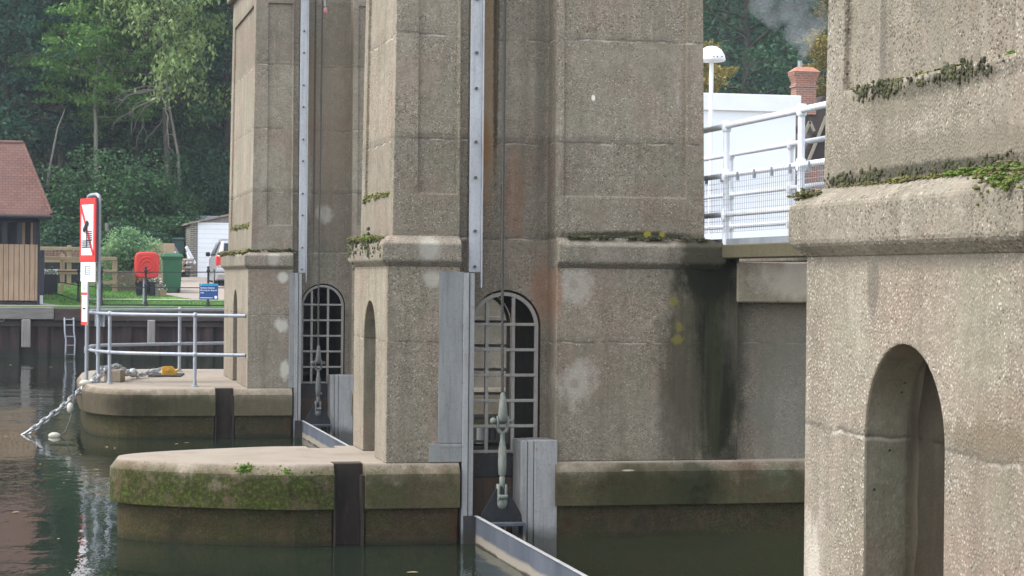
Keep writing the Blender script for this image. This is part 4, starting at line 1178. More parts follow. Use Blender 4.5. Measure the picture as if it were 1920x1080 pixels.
xr_, xl_ = hx(70), -6.5
q = MB(); x = xl_; y = HY
while x < xr_ - 0.05:
    q.box(x, x + 0.135, HY, HY + 0.03, 1.60, 3.22, 0.004); x += 0.148
q.build('slat_wall', M['slat'], H)
q = MB(); q.box(xl_, xr_, HY + 0.04, HY + 0.06, 1.62, 3.2); q.build('lining', M['dark'], H)
q = MB(); yb = HY
while yb < HY + 3.2: q.box(xr_ - 0.03, xr_, yb + 0.01, yb + 0.14, 1.60, 3.2, 0.004); yb += 0.148
q.build('side_slat_wall', M['slat'], H)
for u in (-90, -30, 8, 36, 66):
    x = hx(u); q = MB(); q.box(x - 0.075, x + 0.075, HY + 0.065, HY + 0.2, 1.45, 4.02); q.build('post', M['dark'], H)
for u in (43, 60):
    x = hx(u); q = MB(); q.box(x - 0.05, x + 0.05, HY + 0.9, HY + 1.0, 1.5, 4.0); q.build('inner_post', M['slat'], H)
q = MB(); q.box(xl_, xr_ + 0.02, HY + 0.065, HY + 0.19, 3.86, 4.03); q.build('head_beam', M['dark'], H)
q = MB(); q.box(xl_, xr_, HY + 2.9, HY + 3.0, 1.5, 4.0); q.build('back_wall', M['dark'], H)
q = MB(); q.box(xl_, xr_, HY + 0.1, HY + 3.1, 1.44, 1.56); q.build('floor', M['darktimber'], H)
xe = hx(97); xrdg = hx(41)
ez, rz = 4.02, 6.22; y0_, y1_ = HY - 0.35, HY + 3.4; ym = (y0_ + y1_) / 2
q = MB()
q.loft([[(-7, y0_, ez), (xe, y0_, ez), (xe, y1_, ez), (-7, y1_, ez)], [(-7, y0_ + 0.03, ez + 0.06), (xe - 0.02, y0_ + 0.03, ez + 0.06), (xe - 0.02, y1_ - 0.03, ez + 0.06), (-7, y1_ - 0.03, ez + 0.06)],
        [(-7, ym - 0.04, rz), (xrdg, ym - 0.04, rz), (xrdg, ym + 0.04, rz), (-7, ym + 0.04, rz)]])
rf = q.build('roof', M['tiles'], H)
q = MB(); q.tube([(-7, ym, rz + 0.01), (xrdg, ym, rz + 0.01)], 0.07, 8); q.build('ridge_tiles', M['tiles'], rf, 60)
q = MB(); q.tube([(xrdg, ym, rz), (xe - 0.02, y0_ + 0.02, ez + 0.08)], 0.05, 8); q.build('hip_tiles', M['tiles'], rf, 60)
q = MB(); q.tube([(-7, y0_ - 0.03, ez - 0.01), (xe, y0_ - 0.03, ez - 0.01)], 0.055, 8); q.build('gutter', M['dark'], H, 60)
q = MB(); q.tube([(xr_ + 0.04, HY - 0.2, ez - 0.1), (xr_ + 0.04, HY + 0.0, ez - 0.3), (xr_ + 0.04, HY + 0.0, 1.48)], 0.035, 8); q.build('downpipe', M['dark'], H, 60)
D = empty('service_cabinet', (hx(78), HY + 0.6, 1.47), 'slate-grey upright cabinet on a pale base beside the slatted hut', 'cabinet')
q = MB(); q.box(hx(72.5), hx(83.5), HY + 0.5, HY + 0.9, 1.75, 3.06, 0.01); q.build('body', M['slate'], D)
q = MB(); q.box(hx(73), hx(81), HY + 0.48, HY + 0.88, 1.47, 1.749, 0.01); q.build('base', M['signwhite'], D)

# ------------------------------------------------------------------ iron railing on the quay with its posts
IR = empty('iron_railing', (2.5, 62, 1.45), 'black iron quay railing of slim bars between ball-topped posts', 'railing')
ip = [(97, 560, 66.0, 0.93), (147, 567, 63.4, 1.03), (190, 578, 61.95, 1.19), (273, 577.5, 61.9, 1.19), (390, 576, 61.9, 1.19), (500, 575, 61.9, 1.19)]
bases = []
for u, v, Y, hh in ip:
    p = at(u, v, Y); p.z = gh(Y) if Y > 62.5 else 1.46
    ptop = at(u, 504, Y).z; bases.append((p, ptop))
    q = MB(); q.lathe((p.x, Y, 0), [(0.055, p.z), (0.055, p.z + 0.12), (0.035, p.z + 0.16), (0.033, p.z + 0.55), (0.05, p.z + 0.58), (0.05, p.z + 0.64), (0.033, p.z + 0.67), (0.03, ptop - 0.1), (0.05, ptop - 0.08), (0.05, ptop - 0.03), (0.02, ptop)], 10)
    q.ball((p.x, Y, ptop + 0.035), 0.045, n=7)
    q.build('post', M['iron'], IR, 50)
for fr_ in (0.04, 0.50, 0.93):
    q = MB(); q.tube([(p.x, p.y, p.z + (t - p.z) * fr_ - (0.02 if fr_ > .9 else 0)) for p, t in bases], 0.016, 6); q.build('rail', M['iron'], IR, 60)
BS = empty('blue_notice', (at(390, 550, 61.8).x, 61.83, 2.0), 'small blue notice with white lettering and a cyan top on the iron railing', 'sign')
a, b = at(374, 536, 61.82), at(409, 562, 61.82)
q = MB(); q.box(a.x, b.x, 61.82, 61.835, b.z, a.z, 0.002); bp = q.build('board', M['blue'], BS)
q = MB(); q.box(a.x - 0.005, b.x + 0.005, 61.816, 61.836, a.z, a.z + 0.07, 0.002); q.build('cyan_band', M['cyan'], BS)
q = MB(); q.tube([(b.x - 0.07, 61.819, b.z + 0.07), (b.x - 0.07, 61.8165, b.z + 0.07)], 0.045, 14); q.build('white_roundel', M['signwhite'], bp)
q = MB(); q.prism([(a.x + 0.03, 61.8155, a.z + 0.02), (a.x + 0.07, 61.8155, a.z + 0.02), (a.x + 0.05, 61.8155, a.z + 0.055)], (0, -0.001, 0)); q.build('white_triangle', M['signwhite'], bp)


def text(s, x, y, z, size, mat, parent, name='lettering'):
    cu = bpy.data.curves.new('t', 'FONT'); cu.body = s; cu.size = size; cu.extrude = 0.0006; cu.offset = size * 0.012
    o = bpy.data.objects.new('t', cu); COL.objects.link(o)
    dg = bpy.context.evaluated_depsgraph_get(); dg.update()
    me = bpy.data.meshes.new_from_object(o.evaluated_get(dg)); bpy.data.objects.remove(o)
    me.transform(Matrix.Translation(Vector((x, y, z)) - ORG[parent.name]) @ Matrix.Rotation(PI / 2, 4, 'X'))
    me.materials.clear(); me.materials.append(mat); me.name = name
    r = bpy.data.objects.new(name, me); COL.objects.link(r); r.parent = parent; ORG[r.name] = ORG[parent.name]
    return r


text('Sanitary Station', a.x + 0.025, 61.818, a.z - 0.075, 0.066, M['signwhite'], bp)
text('Mooring for disposal', a.x + 0.025, 61.818, a.z - 0.145, 0.058, M['signwhite'], bp)
text('only', a.x + 0.025, 61.818, a.z - 0.215, 0.062, M['signwhite'], bp)
q = MB(); q.box(a.x + 0.025, b.x - 0.16, 61.8175, 61.819, b.z + 0.045, b.z + 0.062); q.build('small_print', M['signwhite'], bp)

# lifebuoy housing
LB = empty('lifebuoy_housing', (at(272, 570, 62.6).x, 62.6, 1.47), 'rounded red plastic lifebuoy housing on a white post', 'lifebuoy housing')
a, b = at(252, 472, 62.6), at(298, 522, 62.6)
cx_, cz_ = (a.x + b.x) / 2, (a.z + b.z) / 2; hw_, hh_ = (b.x - a.x) / 2, (a.z - b.z) / 2


def squircle(hw, hh, y, n=28, e=4.5):
    out = []
    for i in range(n):
        t = 2 * PI * i / n; c_, s_ = math.cos(t), math.sin(t)
        out.append((cx_ + hw * math.copysign(abs(c_) ** (2 / e), c_), y, cz_ + hh * math.copysign(abs(s_) ** (2 / e), s_)))
    return out


q = MB(); q.loft([squircle(hw_, hh_, 62.58), squircle(hw_, hh_, 62.47), squircle(hw_ - 0.02, hh_ - 0.02, 62.43), squircle(hw_ - 0.06, hh_ - 0.06, 62.415), squircle(hw_ - 0.12, hh_ - 0.12, 62.43), squircle(0.16, 0.16, 62.425, e=2)]); sh = q.build('housing', M['red'], LB, 40)
q = MB(); q.torus((cx_, 62.42, cz_), (1, 0, 0), (0, 0, 1), 0.235, 0.022, 24, 6); q.torus((cx_, 62.42, cz_), (1, 0, 0), (0, 0, 1), 0.13, 0.03, 20, 6); q.build('moulded_rings', M['red'], sh, 60)
q = MB(); px = at(270, 560, 62.62).x; q.tube([(px, 62.63, 1.46), (px, 62.63, 2.7)], 0.04, 8); q.build('post', M['galv'], LB, 60)


# wheelie bins
def bin_(label, u0, u1, vt, vb, Y, mat, wheel=True, group=None):
    a, b = at(u0, vt, Y), at(u1, vb, Y)
    w_, h_ = b.x - a.x, a.z - b.z; cx = (a.x + b.x) / 2
    T = empty('wheelie_bin', (cx, Y + 0.25, b.z), label, 'bin')
    q = MB(); rings = []
    for k, (s, z) in enumerate(((0.40, 0.04), (0.47, 0.84), (0.5, 0.845), (0.5, 0.88))):
        hw = w_ * s; rings.append([(cx - hw, Y + 0.25 - hw * 1.1, b.z + h_ * z), (cx + hw, Y + 0.25 - hw * 1.1, b.z + h_ * z), (cx + hw, Y + 0.25 + hw, b.z + h_ * z), (cx - hw, Y + 0.25 + hw, b.z + h_ * z)])
    q.loft(rings); carve(q, [], 'body', mat, T, 0.02)
    q = MB(); rings = []
    for s, z in ((0.53, 0.881), (0.53, 0.92), (0.45, 0.97), (0.3, 1.0)):
        hw = w_ * s; rings.append([(cx - hw, Y + 0.25 - hw * 1.15, b.z + h_ * z), (cx + hw, Y + 0.25 - hw * 1.15, b.z + h_ * z), (cx + hw, Y + 0.25 + hw * 1.05, b.z + h_ * z), (cx - hw, Y + 0.25 + hw * 1.05, b.z + h_ * z)])
    q.loft(rings); carve(q, [], 'lid', mat, T, 0.015)
    if wheel:
        for dx in (-0.34, 0.30):
            q = MB(); x = cx + w_ * dx; q.tube([(x - 0.03, Y + 0.0, b.z + 0.1), (x + 0.03, Y - 0.01, b.z + 0.1)], 0.1, 14); q.build('wheel', M['tyre'], T, 40)
    return T


bin_('large green wheelie bin standing on the driveway beside the lifebuoy housing', 305, 342, 474, 551, 66.2, M['green'])
bin_('smaller dark green bin half hidden behind the low timber panel', 324, 346, 445, 480, 74.5, flat('dark_green_plastic', (0.02, 0.05, 0.045), 0.5), False)


# ------------------------------------------------------------------ timber fences
def fence(label, Y, posts, rails, cat='fence'):
    T = empty('post_and_rail_fence', (at(posts[0][0], 540, Y).x, Y, gh(Y)), label, cat)
    for u, vt, vb in posts:
        t, b = at(u, vt, Y), at(u, vb, Y)
        q = MB(); q.box(t.x - 0.07, t.x + 0.07, Y - 0.05, Y + 0.07, min(b.z, gh(Y)) - 0.05, t.z, 0.012); q.build('post', M['post'], T)
    for u0, u1, v in rails:
        a, b = at(u0, v, Y - 0.08), at(u1, v, Y - 0.08)
        z = (a.z + b.z) / 2
        q = MB(); q.box(a.x, b.x, Y - 0.09, Y - 0.052, z - 0.055, z + 0.055, 0.008); q.build('rail', M['post'], T)
    return T


fence('nearer brown post-and-rail fence, its end post beside the leafy bush', 66.3, [(117, 476, 546), (215.5, 483, 551), (20, 474, 545)], [(0, 219, 484), (0, 219, 508), (170, 219, 530)])
fence('farther brown post-and-rail fence, its tall post rising above the nearer rails', 69.0, [(130, 460, 540), (60, 460, 540), (200, 462, 540)], [(20, 202, 466), (20, 202, 489), (20, 202, 511)])
q = MB(); a, b = at(221, 508, 66.8), at(254, 553, 66.8); q.box(a.x, b.x, 66.8, 66.86, gh(66.8) - 0.03, a.z, 0.01)
o = q.build('board_panel', timber('brown_board', (0.15, 0.11, 0.08), (0.23, 0.175, 0.13), 2)); tag(o, 'solid brown board panel closing the end of the nearer fence', 'panel')
q = MB(); a, b = at(281, 456, 72), at(327, 474, 72); q.box(a.x, b.x, 72, 72.08, gh(72), a.z, 0.01); q.box(a.x - 0.02, a.x + 0.2, 71.95, 71.999, gh(72), a.z + 0.05, 0.01)
o = q.build('low_fence', M['post']); tag(o, 'low tan timber panel behind the bins', 'panel')
RT_ = empty('tile_stack', (at(105, 475, 71).x, 71, gh(71)), 'long low stack of red roof tiles behind the fences', 'tile stack')
for k, (u, uu) in enumerate(((84, 100), (101, 118), (119, 128), (133, 150))):
    a, b = at(u, 469 + (k % 2) * 2, 71), at(uu, 480, 71)
    q = MB()
    for i in range(7):
        xx = a.x + (b.x - a.x) * i / 7; q.box(xx + 0.004, xx + (b.x - a.x) / 7 - 0.004, 71, 71.35, b.z, a.z + 0.02 * ((i * 7 + k) % 3), 0.004)
    q.build('tile_row', M['brick'], RT_)
q = MB(); a, b = at(80, 480, 71), at(155, 505, 71); q.box(a.x, b.x, 71.0, 71.4, gh(71), a.z - 0.002, 0.01); q.build('dark_plinth', M['dark'], RT_)
PL = empty('planter', (at(95, 520, 65.5).x, 65.5, gh(65.5)), 'black trough of small white flowers against the fence by the hut', 'planter')
a, b = at(83, 514, 65.5), at(108, 524, 65.5)
q = MB(); q.box(a.x, b.x, 65.4, 65.7, gh(65.5), a.z, 0.02); q.build('trough', M['dark'], PL)
rs = np.random.RandomState(5); n = 260
cc = np.stack([rs.uniform(a.x, b.x, n), rs.uniform(65.4, 65.7, n), a.z + rs.uniform(0, 0.14, n)], 1)
mesh_np('flowers', leaves(cc[:130], 0.06, rs, aspect=0.8), 4, M['signwhite'], PL); mesh_np('leaves', leaves(cc[130:], 0.07, rs), 4, M['blade'], PL)
PT = empty('garden_pots', (at(280, 545, 65), )[0], 'cluster of dark plant pots with red and white flowers under the lifebuoy housing', 'pots')
for u, hh, mt in ((262, 0.42, M['dark']), (274, 0.50, M['dark']), (286, 0.44, M['dark']), (296, 0.38, M['fender']), (305, 0.2, M['post'])):
    p = at(u, 550, 65.2); zb = gh(65.2)
    q = MB(); q.lathe((p.x, 65.2 + (u % 5) * 0.06, zb), [(0.09, 0), (0.13, hh * 0.9), (0.145, hh * 0.9), (0.145, hh), (0.11, hh)], 12); q.build('pot', mt, PT, 40)
    n = 120; cc = np.stack([rs.normal(p.x, 0.09, n), rs.normal(65.3, 0.09, n), zb + hh + np.abs(rs.normal(0, 0.10, n))], 1)
    mesh_np('foliage', leaves(cc[:80], 0.07, rs), 4, M['mossdry'], PT)
    mesh_np('flowers', leaves(cc[80:], 0.05, rs, aspect=0.8), 4, M['signred'] if u in (274, 262) else M['signwhite'], PT)

# ------------------------------------------------------------------ garage and car
GY = 76.0
G = empty('garage', (at(420, 520, GY).x, GY, gh(GY)), 'old stone garage with a white up-and-over door and a low sheet roof', 'garage')
a, b = at(371, 417, GY), at(470, 521, GY)
q = MB(); q.box(a.x, b.x, GY - 0.02, GY + 0.03, gh(GY), a.z); dr = q.build('door', M['white'], G)
q = MB(); z = gh(GY) + 0.2
while z < a.z: q.box(a.x, b.x, GY - 0.026, GY - 0.0202, z, z + 0.012, 0); z += 0.17
q.build('door_ribs', flat('door_rib', (0.62, 0.64, 0.67)), dr)
w0 = at(357, 420, GY).x
q = MB(); q.box(w0, a.x - 0.002, GY - 0.03, GY + 0.35, gh(GY) - 0.1, a.z + 0.02); q.box(b.x + 0.002, b.x + 0.35, GY - 0.03, GY + 0.35, gh(GY) - 0.1, a.z + 0.02); q.build('front_pier', M['stone'], G)
q = MB(); q.box(w0, w0 + 0.25, GY + 0.351, GY + 5.5, gh(GY) - 0.1, a.z); q.build('side_wall', M['stone'], G)
e0 = at(351, 421, GY); e1 = at(432, 403, GY); mx_ = e1.x + 0.3
q = MB()
pr_ = [(e0.x, GY - 0.15, e0.z), (mx_, GY - 0.15, e1.z + 0.05), (2 * mx_ - e0.x, GY - 0.15, e0.z), (2 * mx_ - e0.x, GY - 0.15, e0.z + 0.06), (mx_, GY - 0.15, e1.z + 0.12), (e0.x, GY - 0.15, e0.z + 0.06)]
q.prism(pr_, (0, 6, 0)); q.build('roof', M['asb'], G)
q = MB(); q.prism([(w0, GY, a.z + 0.005), (b.x + 0.3, GY, a.z + 0.005), (b.x + 0.3, GY, e0.z - 0.02), (mx_, GY, e1.z + 0.04), (w0, GY, e0.z)], (0, 0.1, 0)); q.build('gable', M['fender'], G)
q = MB(); a, b = at(353, 404, 82), at(400, 418, 82); q.box(a.x, b.x + 2, 82, 84, b.z - 0.2, a.z, 0.02)
sh_ = q.build('flat_roof', flat('pale_fascia', (0.58, 0.64, 0.68))); 
SH = empty('garden_shed', (a.x + 1, 83, gh(83)), 'pale flat-roofed shed just behind the garage', 'shed'); w_ = sh_.location.copy(); sh_.parent = SH; sh_.location = w_ - SH.location
q = MB(); q.box(a.x + 0.15, b.x + 1.8, 82.2, 83.8, gh(82), b.z - 0.21); q.build('wall', M['dark'], SH)

# a pile of split logs and offcuts by the garage wall
LG = empty('timber_offcuts', (at(345, 500, 73).x, 73, gh(73)), 'jumble of timber offcuts leaning by the garage wall', 'timber pile')
rr = random.Random(8)
for k in range(16):
    u = 326 + rr.random() * 32; v = 476 + rr.random() * 38; p = at(u, v, 73 + rr.random() * 0.8); p.z = max(p.z, gh(p.y) + 0.06)
    d = Vector((rr.uniform(-.4, .5), rr.uniform(-.5, .5), rr.uniform(-.2, 1))).normalized()
    q = MB(); ml = Matrix((d.orthogonal().normalized(), d.cross(d.orthogonal().normalized()), d)).transposed()
    q.obox(p, 0.10, 0.05, rr.uniform(0.3, 0.8), ml); q.build('offcut', [M['post'], M['fender'], M['signwhite'], M['beam']][k % 4], LG)

CR = empty('parked_car', (at(440, 540, 70).x, 71.5, gh(70)), 'silver car parked nose-in before the white garage door', 'car')
x0 = at(405, 540, 70).x; zb = gh(70); cw = 1.66; xc_ = x0 + cw / 2


def carring(y, hw, z0, z1, tw, z2):
    return [(xc_ - hw, y, z0), (xc_ - hw, y, z1), (xc_ - tw, y, z2), (xc_ + tw, y, z2), (xc_ + hw, y, z1), (xc_ + hw, y, z0)]


q = MB()
q.loft([carring(70.0, 0.76, zb + 0.38, zb + 0.70, 0.72, zb + 0.78), carring(70.06, 0.82, zb + 0.24, zb + 0.92, 0.70, zb + 0.98), carring(70.45, 0.83, zb + 0.2, zb + 0.98, 0.60, zb + 1.53),
        carring(71.6, 0.83, zb + 0.2, zb + 1.0, 0.60, zb + 1.62), carring(72.3, 0.83, zb + 0.2, zb + 0.98, 0.58, zb + 1.52), carring(73.0, 0.83, zb + 0.2, zb + 0.95, 0.74, zb + 1.02), carring(73.8, 0.74, zb + 0.3, zb + 0.7, 0.66, zb + 0.76)])
carve(q, [], 'body', M['silver'], CR, 0.04, 3)
q = MB(); q.prism([(xc_ - 0.60, 70.085, zb + 1.02), (xc_ + 0.60, 70.085, zb + 1.02), (xc_ + 0.54, 70.38, zb + 1.44), (xc_ - 0.54, 70.38, zb + 1.44)], (0, -0.02, 0.012)); q.build('rear_window', M['glass'], CR)
for s in (-1, 1):
    q = MB(); q.prism([(xc_ + s * 0.822, 70.65, zb + 1.04), (xc_ + s * 0.822, 72.3, zb + 1.04), (xc_ + s * 0.66, 72.05, zb + 1.47), (xc_ + s * 0.65, 70.85, zb + 1.49)], (s * 0.02, 0, 0.008)); q.build('side_window', M['glass'], CR)
    q = MB(); q.box(*sorted((xc_ + s * 0.66, xc_ + s * 0.84)), 69.99, 70.2, zb + 0.70, zb + 1.02, 0.03); q.build('tail_light', M['red'], CR)
    q = MB(); q.box(*sorted((xc_ + s * 0.85, xc_ + s * 1.0)), 72.2, 72.32, zb + 1.02, zb + 1.17, 0.03); q.build('mirror', M['iron'], CR)
    for y in (70.75, 73.1):
        q = MB(); q.tube([(xc_ + s * 0.66, y, zb + 0.3), (xc_ + s * 0.845, y, zb + 0.3)], 0.3, 18); wh = q.build('wheel', M['tyre'], CR, 40)
        q = MB(); q.tube([(xc_ + s * 0.846, y, zb + 0.3), (xc_ + s * 0.856, y, zb + 0.3)], 0.19, 14); q.build('rim', M['galv'], wh, 40)
q = MB(); q.box(xc_ - 0.80, xc_ + 0.80, 69.93, 70.02, zb + 0.36, zb + 0.62, 0.04, 2); q.build('bumper', M['silver'], CR)

# ------------------------------------------------------------------ buildings behind the footbridge
CY = 52.0
CB = empty('white_cabin', (12, CY, 1.72), 'plain white flat-roofed cabin behind the footbridge railings', 'cabin')
a = at(1250, 197, CY); b = at(1492, 209, CY); tp = at(1499, 180, CY)
q = MB(); q.box(a.x - 3, b.x, CY, CY + 5, 1.72, b.z); q.build('wall', M['cabin'], CB)
q = MB(); q.box(a.x - 3.1, at(1499, 200, CY).x, CY - 0.12, CY + 5.1, b.z - 0.03, tp.z, 0.01); q.build('roof_fascia', M['white'], CB)
p = at(1390, 206, CY); q = MB(); q.box(p.x - 0.04, p.x + 0.04, CY - 0.05, CY - 0.001, p.z - 0.03, p.z + 0.06); q.build('fascia_clip', M['white'], CB)
LP = empty('dome_lamp', (at(1334, 180, 50.5).x, 50.5, 1.72), 'white post topped by a hemispherical dome, half hidden by the middle pier', 'lamp post')
p = at(1334, 113, 50.5)
q = MB(); q.tube([(p.x, 50.5, 1.72), (p.x, 50.5, p.z)], 0.055, 10); q.build('post', M['white'], LP, 50)
rr_ = 27 / FPX * 51.5
q = MB(); q.lathe((p.x, 50.5, p.z), [(0.06, -0.06), (rr_ * 0.9, -0.03), (rr_, 0.0), (rr_ * 1.0, 0.03), (rr_ * 0.93, 0.14), (rr_ * 0.72, 0.26), (rr_ * 0.4, 0.335), (0.02, 0.36)], 24); dm = q.build('dome', M['white'], LP, 50)
for du in (-4, 3, 12):
    q = MB(); c = Vector((p.x + du / 75, 50.5 - rr_ * 0.97, p.z + 0.06)); q.tube([c, c + Vector((0, -0.02, 0))], 0.016, 8); q.build('sensor', M['dark'], dm)

HYY = 66.0
HS = empty('brick_house', (at(1560, 300, HYY).x, HYY, 1.8), 'red brick house with a dark tiled roof, a shade-darkened gable and a tall corbelled chimney', 'house')
hs = HYY / FPX / 0.975
c = at(1514, 160, HYY)
q = MB(); w2 = 21 * hs
for k, (f_, va, vb) in enumerate(((1.0, 204, 214), (1.0, 163, 203.5), (1.12, 158.5, 162.8), (1.0, 152, 158.3), (1.06, 148, 151.8), (1.12, 144, 147.8), (1.18, 140, 143.8), (1.25, 134, 139.8))):
    za, zb2 = at(1514, vb, HYY).z, at(1514, va, HYY).z
    q.box(c.x - w2 * f_ * 0.98, c.x + w2 * f_ * 0.98, HYY - w2 * f_ * 0.7 + w2, HYY + w2 * f_ * 0.7 + w2, za, zb2)
chm = q.build('chimney', M['brick'], HS)
q = MB(); z = at(1514, 134, HYY).z; cyc = HYY + w2
q.loft([[(c.x - w2 * 1.3, cyc - w2, z), (c.x + w2 * 1.3, cyc - w2, z), (c.x + w2 * 1.3, cyc + w2, z), (c.x - w2 * 1.3, cyc + w2, z)], [(c.x - w2 * .7, cyc - w2 * .5, z + 0.17), (c.x + w2 * .7, cyc - w2 * .5, z + 0.17), (c.x + w2 * .7, cyc + w2 * .5, z + 0.17), (c.x - w2 * .7, cyc + w2 * .5, z + 0.17)]])
q.build('capping', flat('clay_capping', (0.45, 0.20, 0.13), 0.85), chm)
zt_ = at(1507, 112, HYY).z; xt_ = at(1507, 112, HYY).x
q = MB(); q.tube([(xt_, cyc, z + 0.1), (xt_, cyc, zt_)], 0.075, 10); q.build('flue', M['galv'], chm, 50)
rl = at(1478, 330, HYY); rp_ = at(1548, 205, HYY); rr2 = at(1660, 400, HYY)
q = MB(); q.box(rl.x, rr2.x, HYY + 0.8, HYY + 6, 1.72, at(1500, 300, HYY).z); q.build('wall', M['brick'], HS)
ap = at(1556, 195, HYY); el = at(1498, 345, HYY)
q = MB(); th_ = 0.16
q.prism([(el.x, HYY + 0.3, el.z), (ap.x, HYY + 0.3, ap.z), (2 * ap.x - el.x, HYY + 0.3, el.z), (2 * ap.x - el.x, HYY + 0.3, el.z + th_ * 2), (ap.x, HYY + 0.3, ap.z + th_ * 2), (el.x, HYY + 0.3, el.z + th_ * 2)], (0, 7, 0)); q.build('roof', M['darktile'], HS)
q = MB(); q.prism([(el.x + 0.02, HYY + 0.9, el.z), (2 * ap.x - el.x - 0.02, HYY + 0.9, el.z), (ap.x, HYY + 0.9, ap.z - 0.03)], (0, 0.2, 0)); q.build('gable', M['darktile'], HS)  # gable takes the dark tile colour to paint in its shade
g0_, g1_ = at(1499, 345, HYY - 0.2), at(1550, 218, HYY - 0.2)
q = MB()
for (A_, B_) in ((g0_, g1_), (at(1504, 262, HYY - 0.2), at(1519, 228, HYY - 0.2)), (at(1519, 228, HYY - 0.2), at(1527, 246, HYY - 0.2))):
    d = (B_ - A_).normalized(); nrm_ = Vector((-d.z, 0, d.x)) * 0.05
    q.prism([A_ - nrm_, B_ - nrm_, B_ + nrm_, A_ + nrm_], (0, 0.05, 0))
q.build('barge_board', flat('barge_board', (0.30, 0.26, 0.20)), HS)
q = MB(); A_ = [at(1470, 262, HYY), at(1519, 228, HYY), at(1550, 262, HYY), at(1550, 206, HYY), at(1478, 206, HYY)]
q.prism([(p.x, HYY + 0.25, p.z) for p in (at(1488, 250, HYY), at(1520, 206, HYY), at(1560, 206, HYY), at(1540, 250, HYY))], (0, 0.04, 0)); q.build('dormer_roof', M['darktile'], HS)

# chimney smoke
SMK = bpy.data.materials.new('smoke_volume'); SMK.use_nodes = True
t_ = SMK.node_tree; t_.nodes.remove(t_.nodes['Principled BSDF'])
pv = t_.nodes.new('ShaderNodeVolumePrincipled'); pv.inputs['Color'].default_value = (0.97, 0.98, 1.0, 1)
ns = t_.nodes.new('ShaderNodeTexNoise'); ns.inputs['Scale'].default_value = 1.1; ns.inputs['Detail'].default_value = 4; ns.inputs['Distortion'].default_value = 0.6
ge_ = t_.nodes.new('ShaderNodeNewGeometry'); t_.links.new(ge_.outputs['Position'], ns.inputs['Vector'])
mr = t_.nodes.new('ShaderNodeMapRange'); mr.inputs[1].default_value = 0.42; mr.inputs[2].default_value = 0.75; mr.inputs[3].default_value = 0.0; mr.inputs[4].default_value = 0.30
t_.links.new(ns.outputs['Fac'], mr.inputs[0]); t_.links.new(mr.outputs[0], pv.inputs['Density'])
t_.links.new(pv.outputs[0], t_.nodes['Material Output'].inputs['Volume'])
sp = [(xt_, cyc, zt_ + 0.02)] + [at(u, v, Y_) for u, v, Y_ in ((1512, 92, 67.3), (1500, 66, 67.5), (1520, 40, 67.8), (1480, 15, 68), (1440, -10, 68.3), (1430, -40, 68.5))]
q = MB(); q.tube(sp, [0.07, 0.30, 0.62, 0.85, 1.0, 0.9, 0.5], 16); o = q.build('smoke', SMK, smooth=80); tag(o, 'thin bluish smoke drifting up from the brick chimney', 'smoke', kind='stuff')

# ------------------------------------------------------------------ trees and shrubs
LM = {
    'blue': leafmat('leaves_blue_green', (0.017, 0.058, 0.043), (0.043, 0.116, 0.075), (0.090, 0.181, 0.109)),
    'fresh': leafmat('leaves_fresh_green', (0.042, 0.105, 0.026), (0.105, 0.22, 0.045), (0.20, 0.32, 0.07)),
    'ash': leafmat('leaves_ash', (0.085, 0.145, 0.05), (0.175, 0.255, 0.08), (0.31, 0.375, 0.12)),
    'dark': leafmat('leaves_dark', (0.014, 0.043, 0.023), (0.035, 0.090, 0.041), (0.072, 0.145, 0.058)),
    'mid': leafmat('leaves_mid', (0.023, 0.070, 0.029), (0.055, 0.128, 0.046), (0.109, 0.203, 0.070)),
    'bush': leafmat('leaves_bush', (0.10, 0.19, 0.09), (0.19, 0.33, 0.16), (0.38, 0.48, 0.22), 2.0),
    'yellow': leafmat('leaves_autumn', (0.109, 0.116, 0.026), (0.246, 0.203, 0.043), (0.435, 0.290, 0.065)),
    'lime': leafmat('leaves_lime', (0.072, 0.145, 0.029), (0.160, 0.275, 0.051), (0.261, 0.392, 0.072)),
}


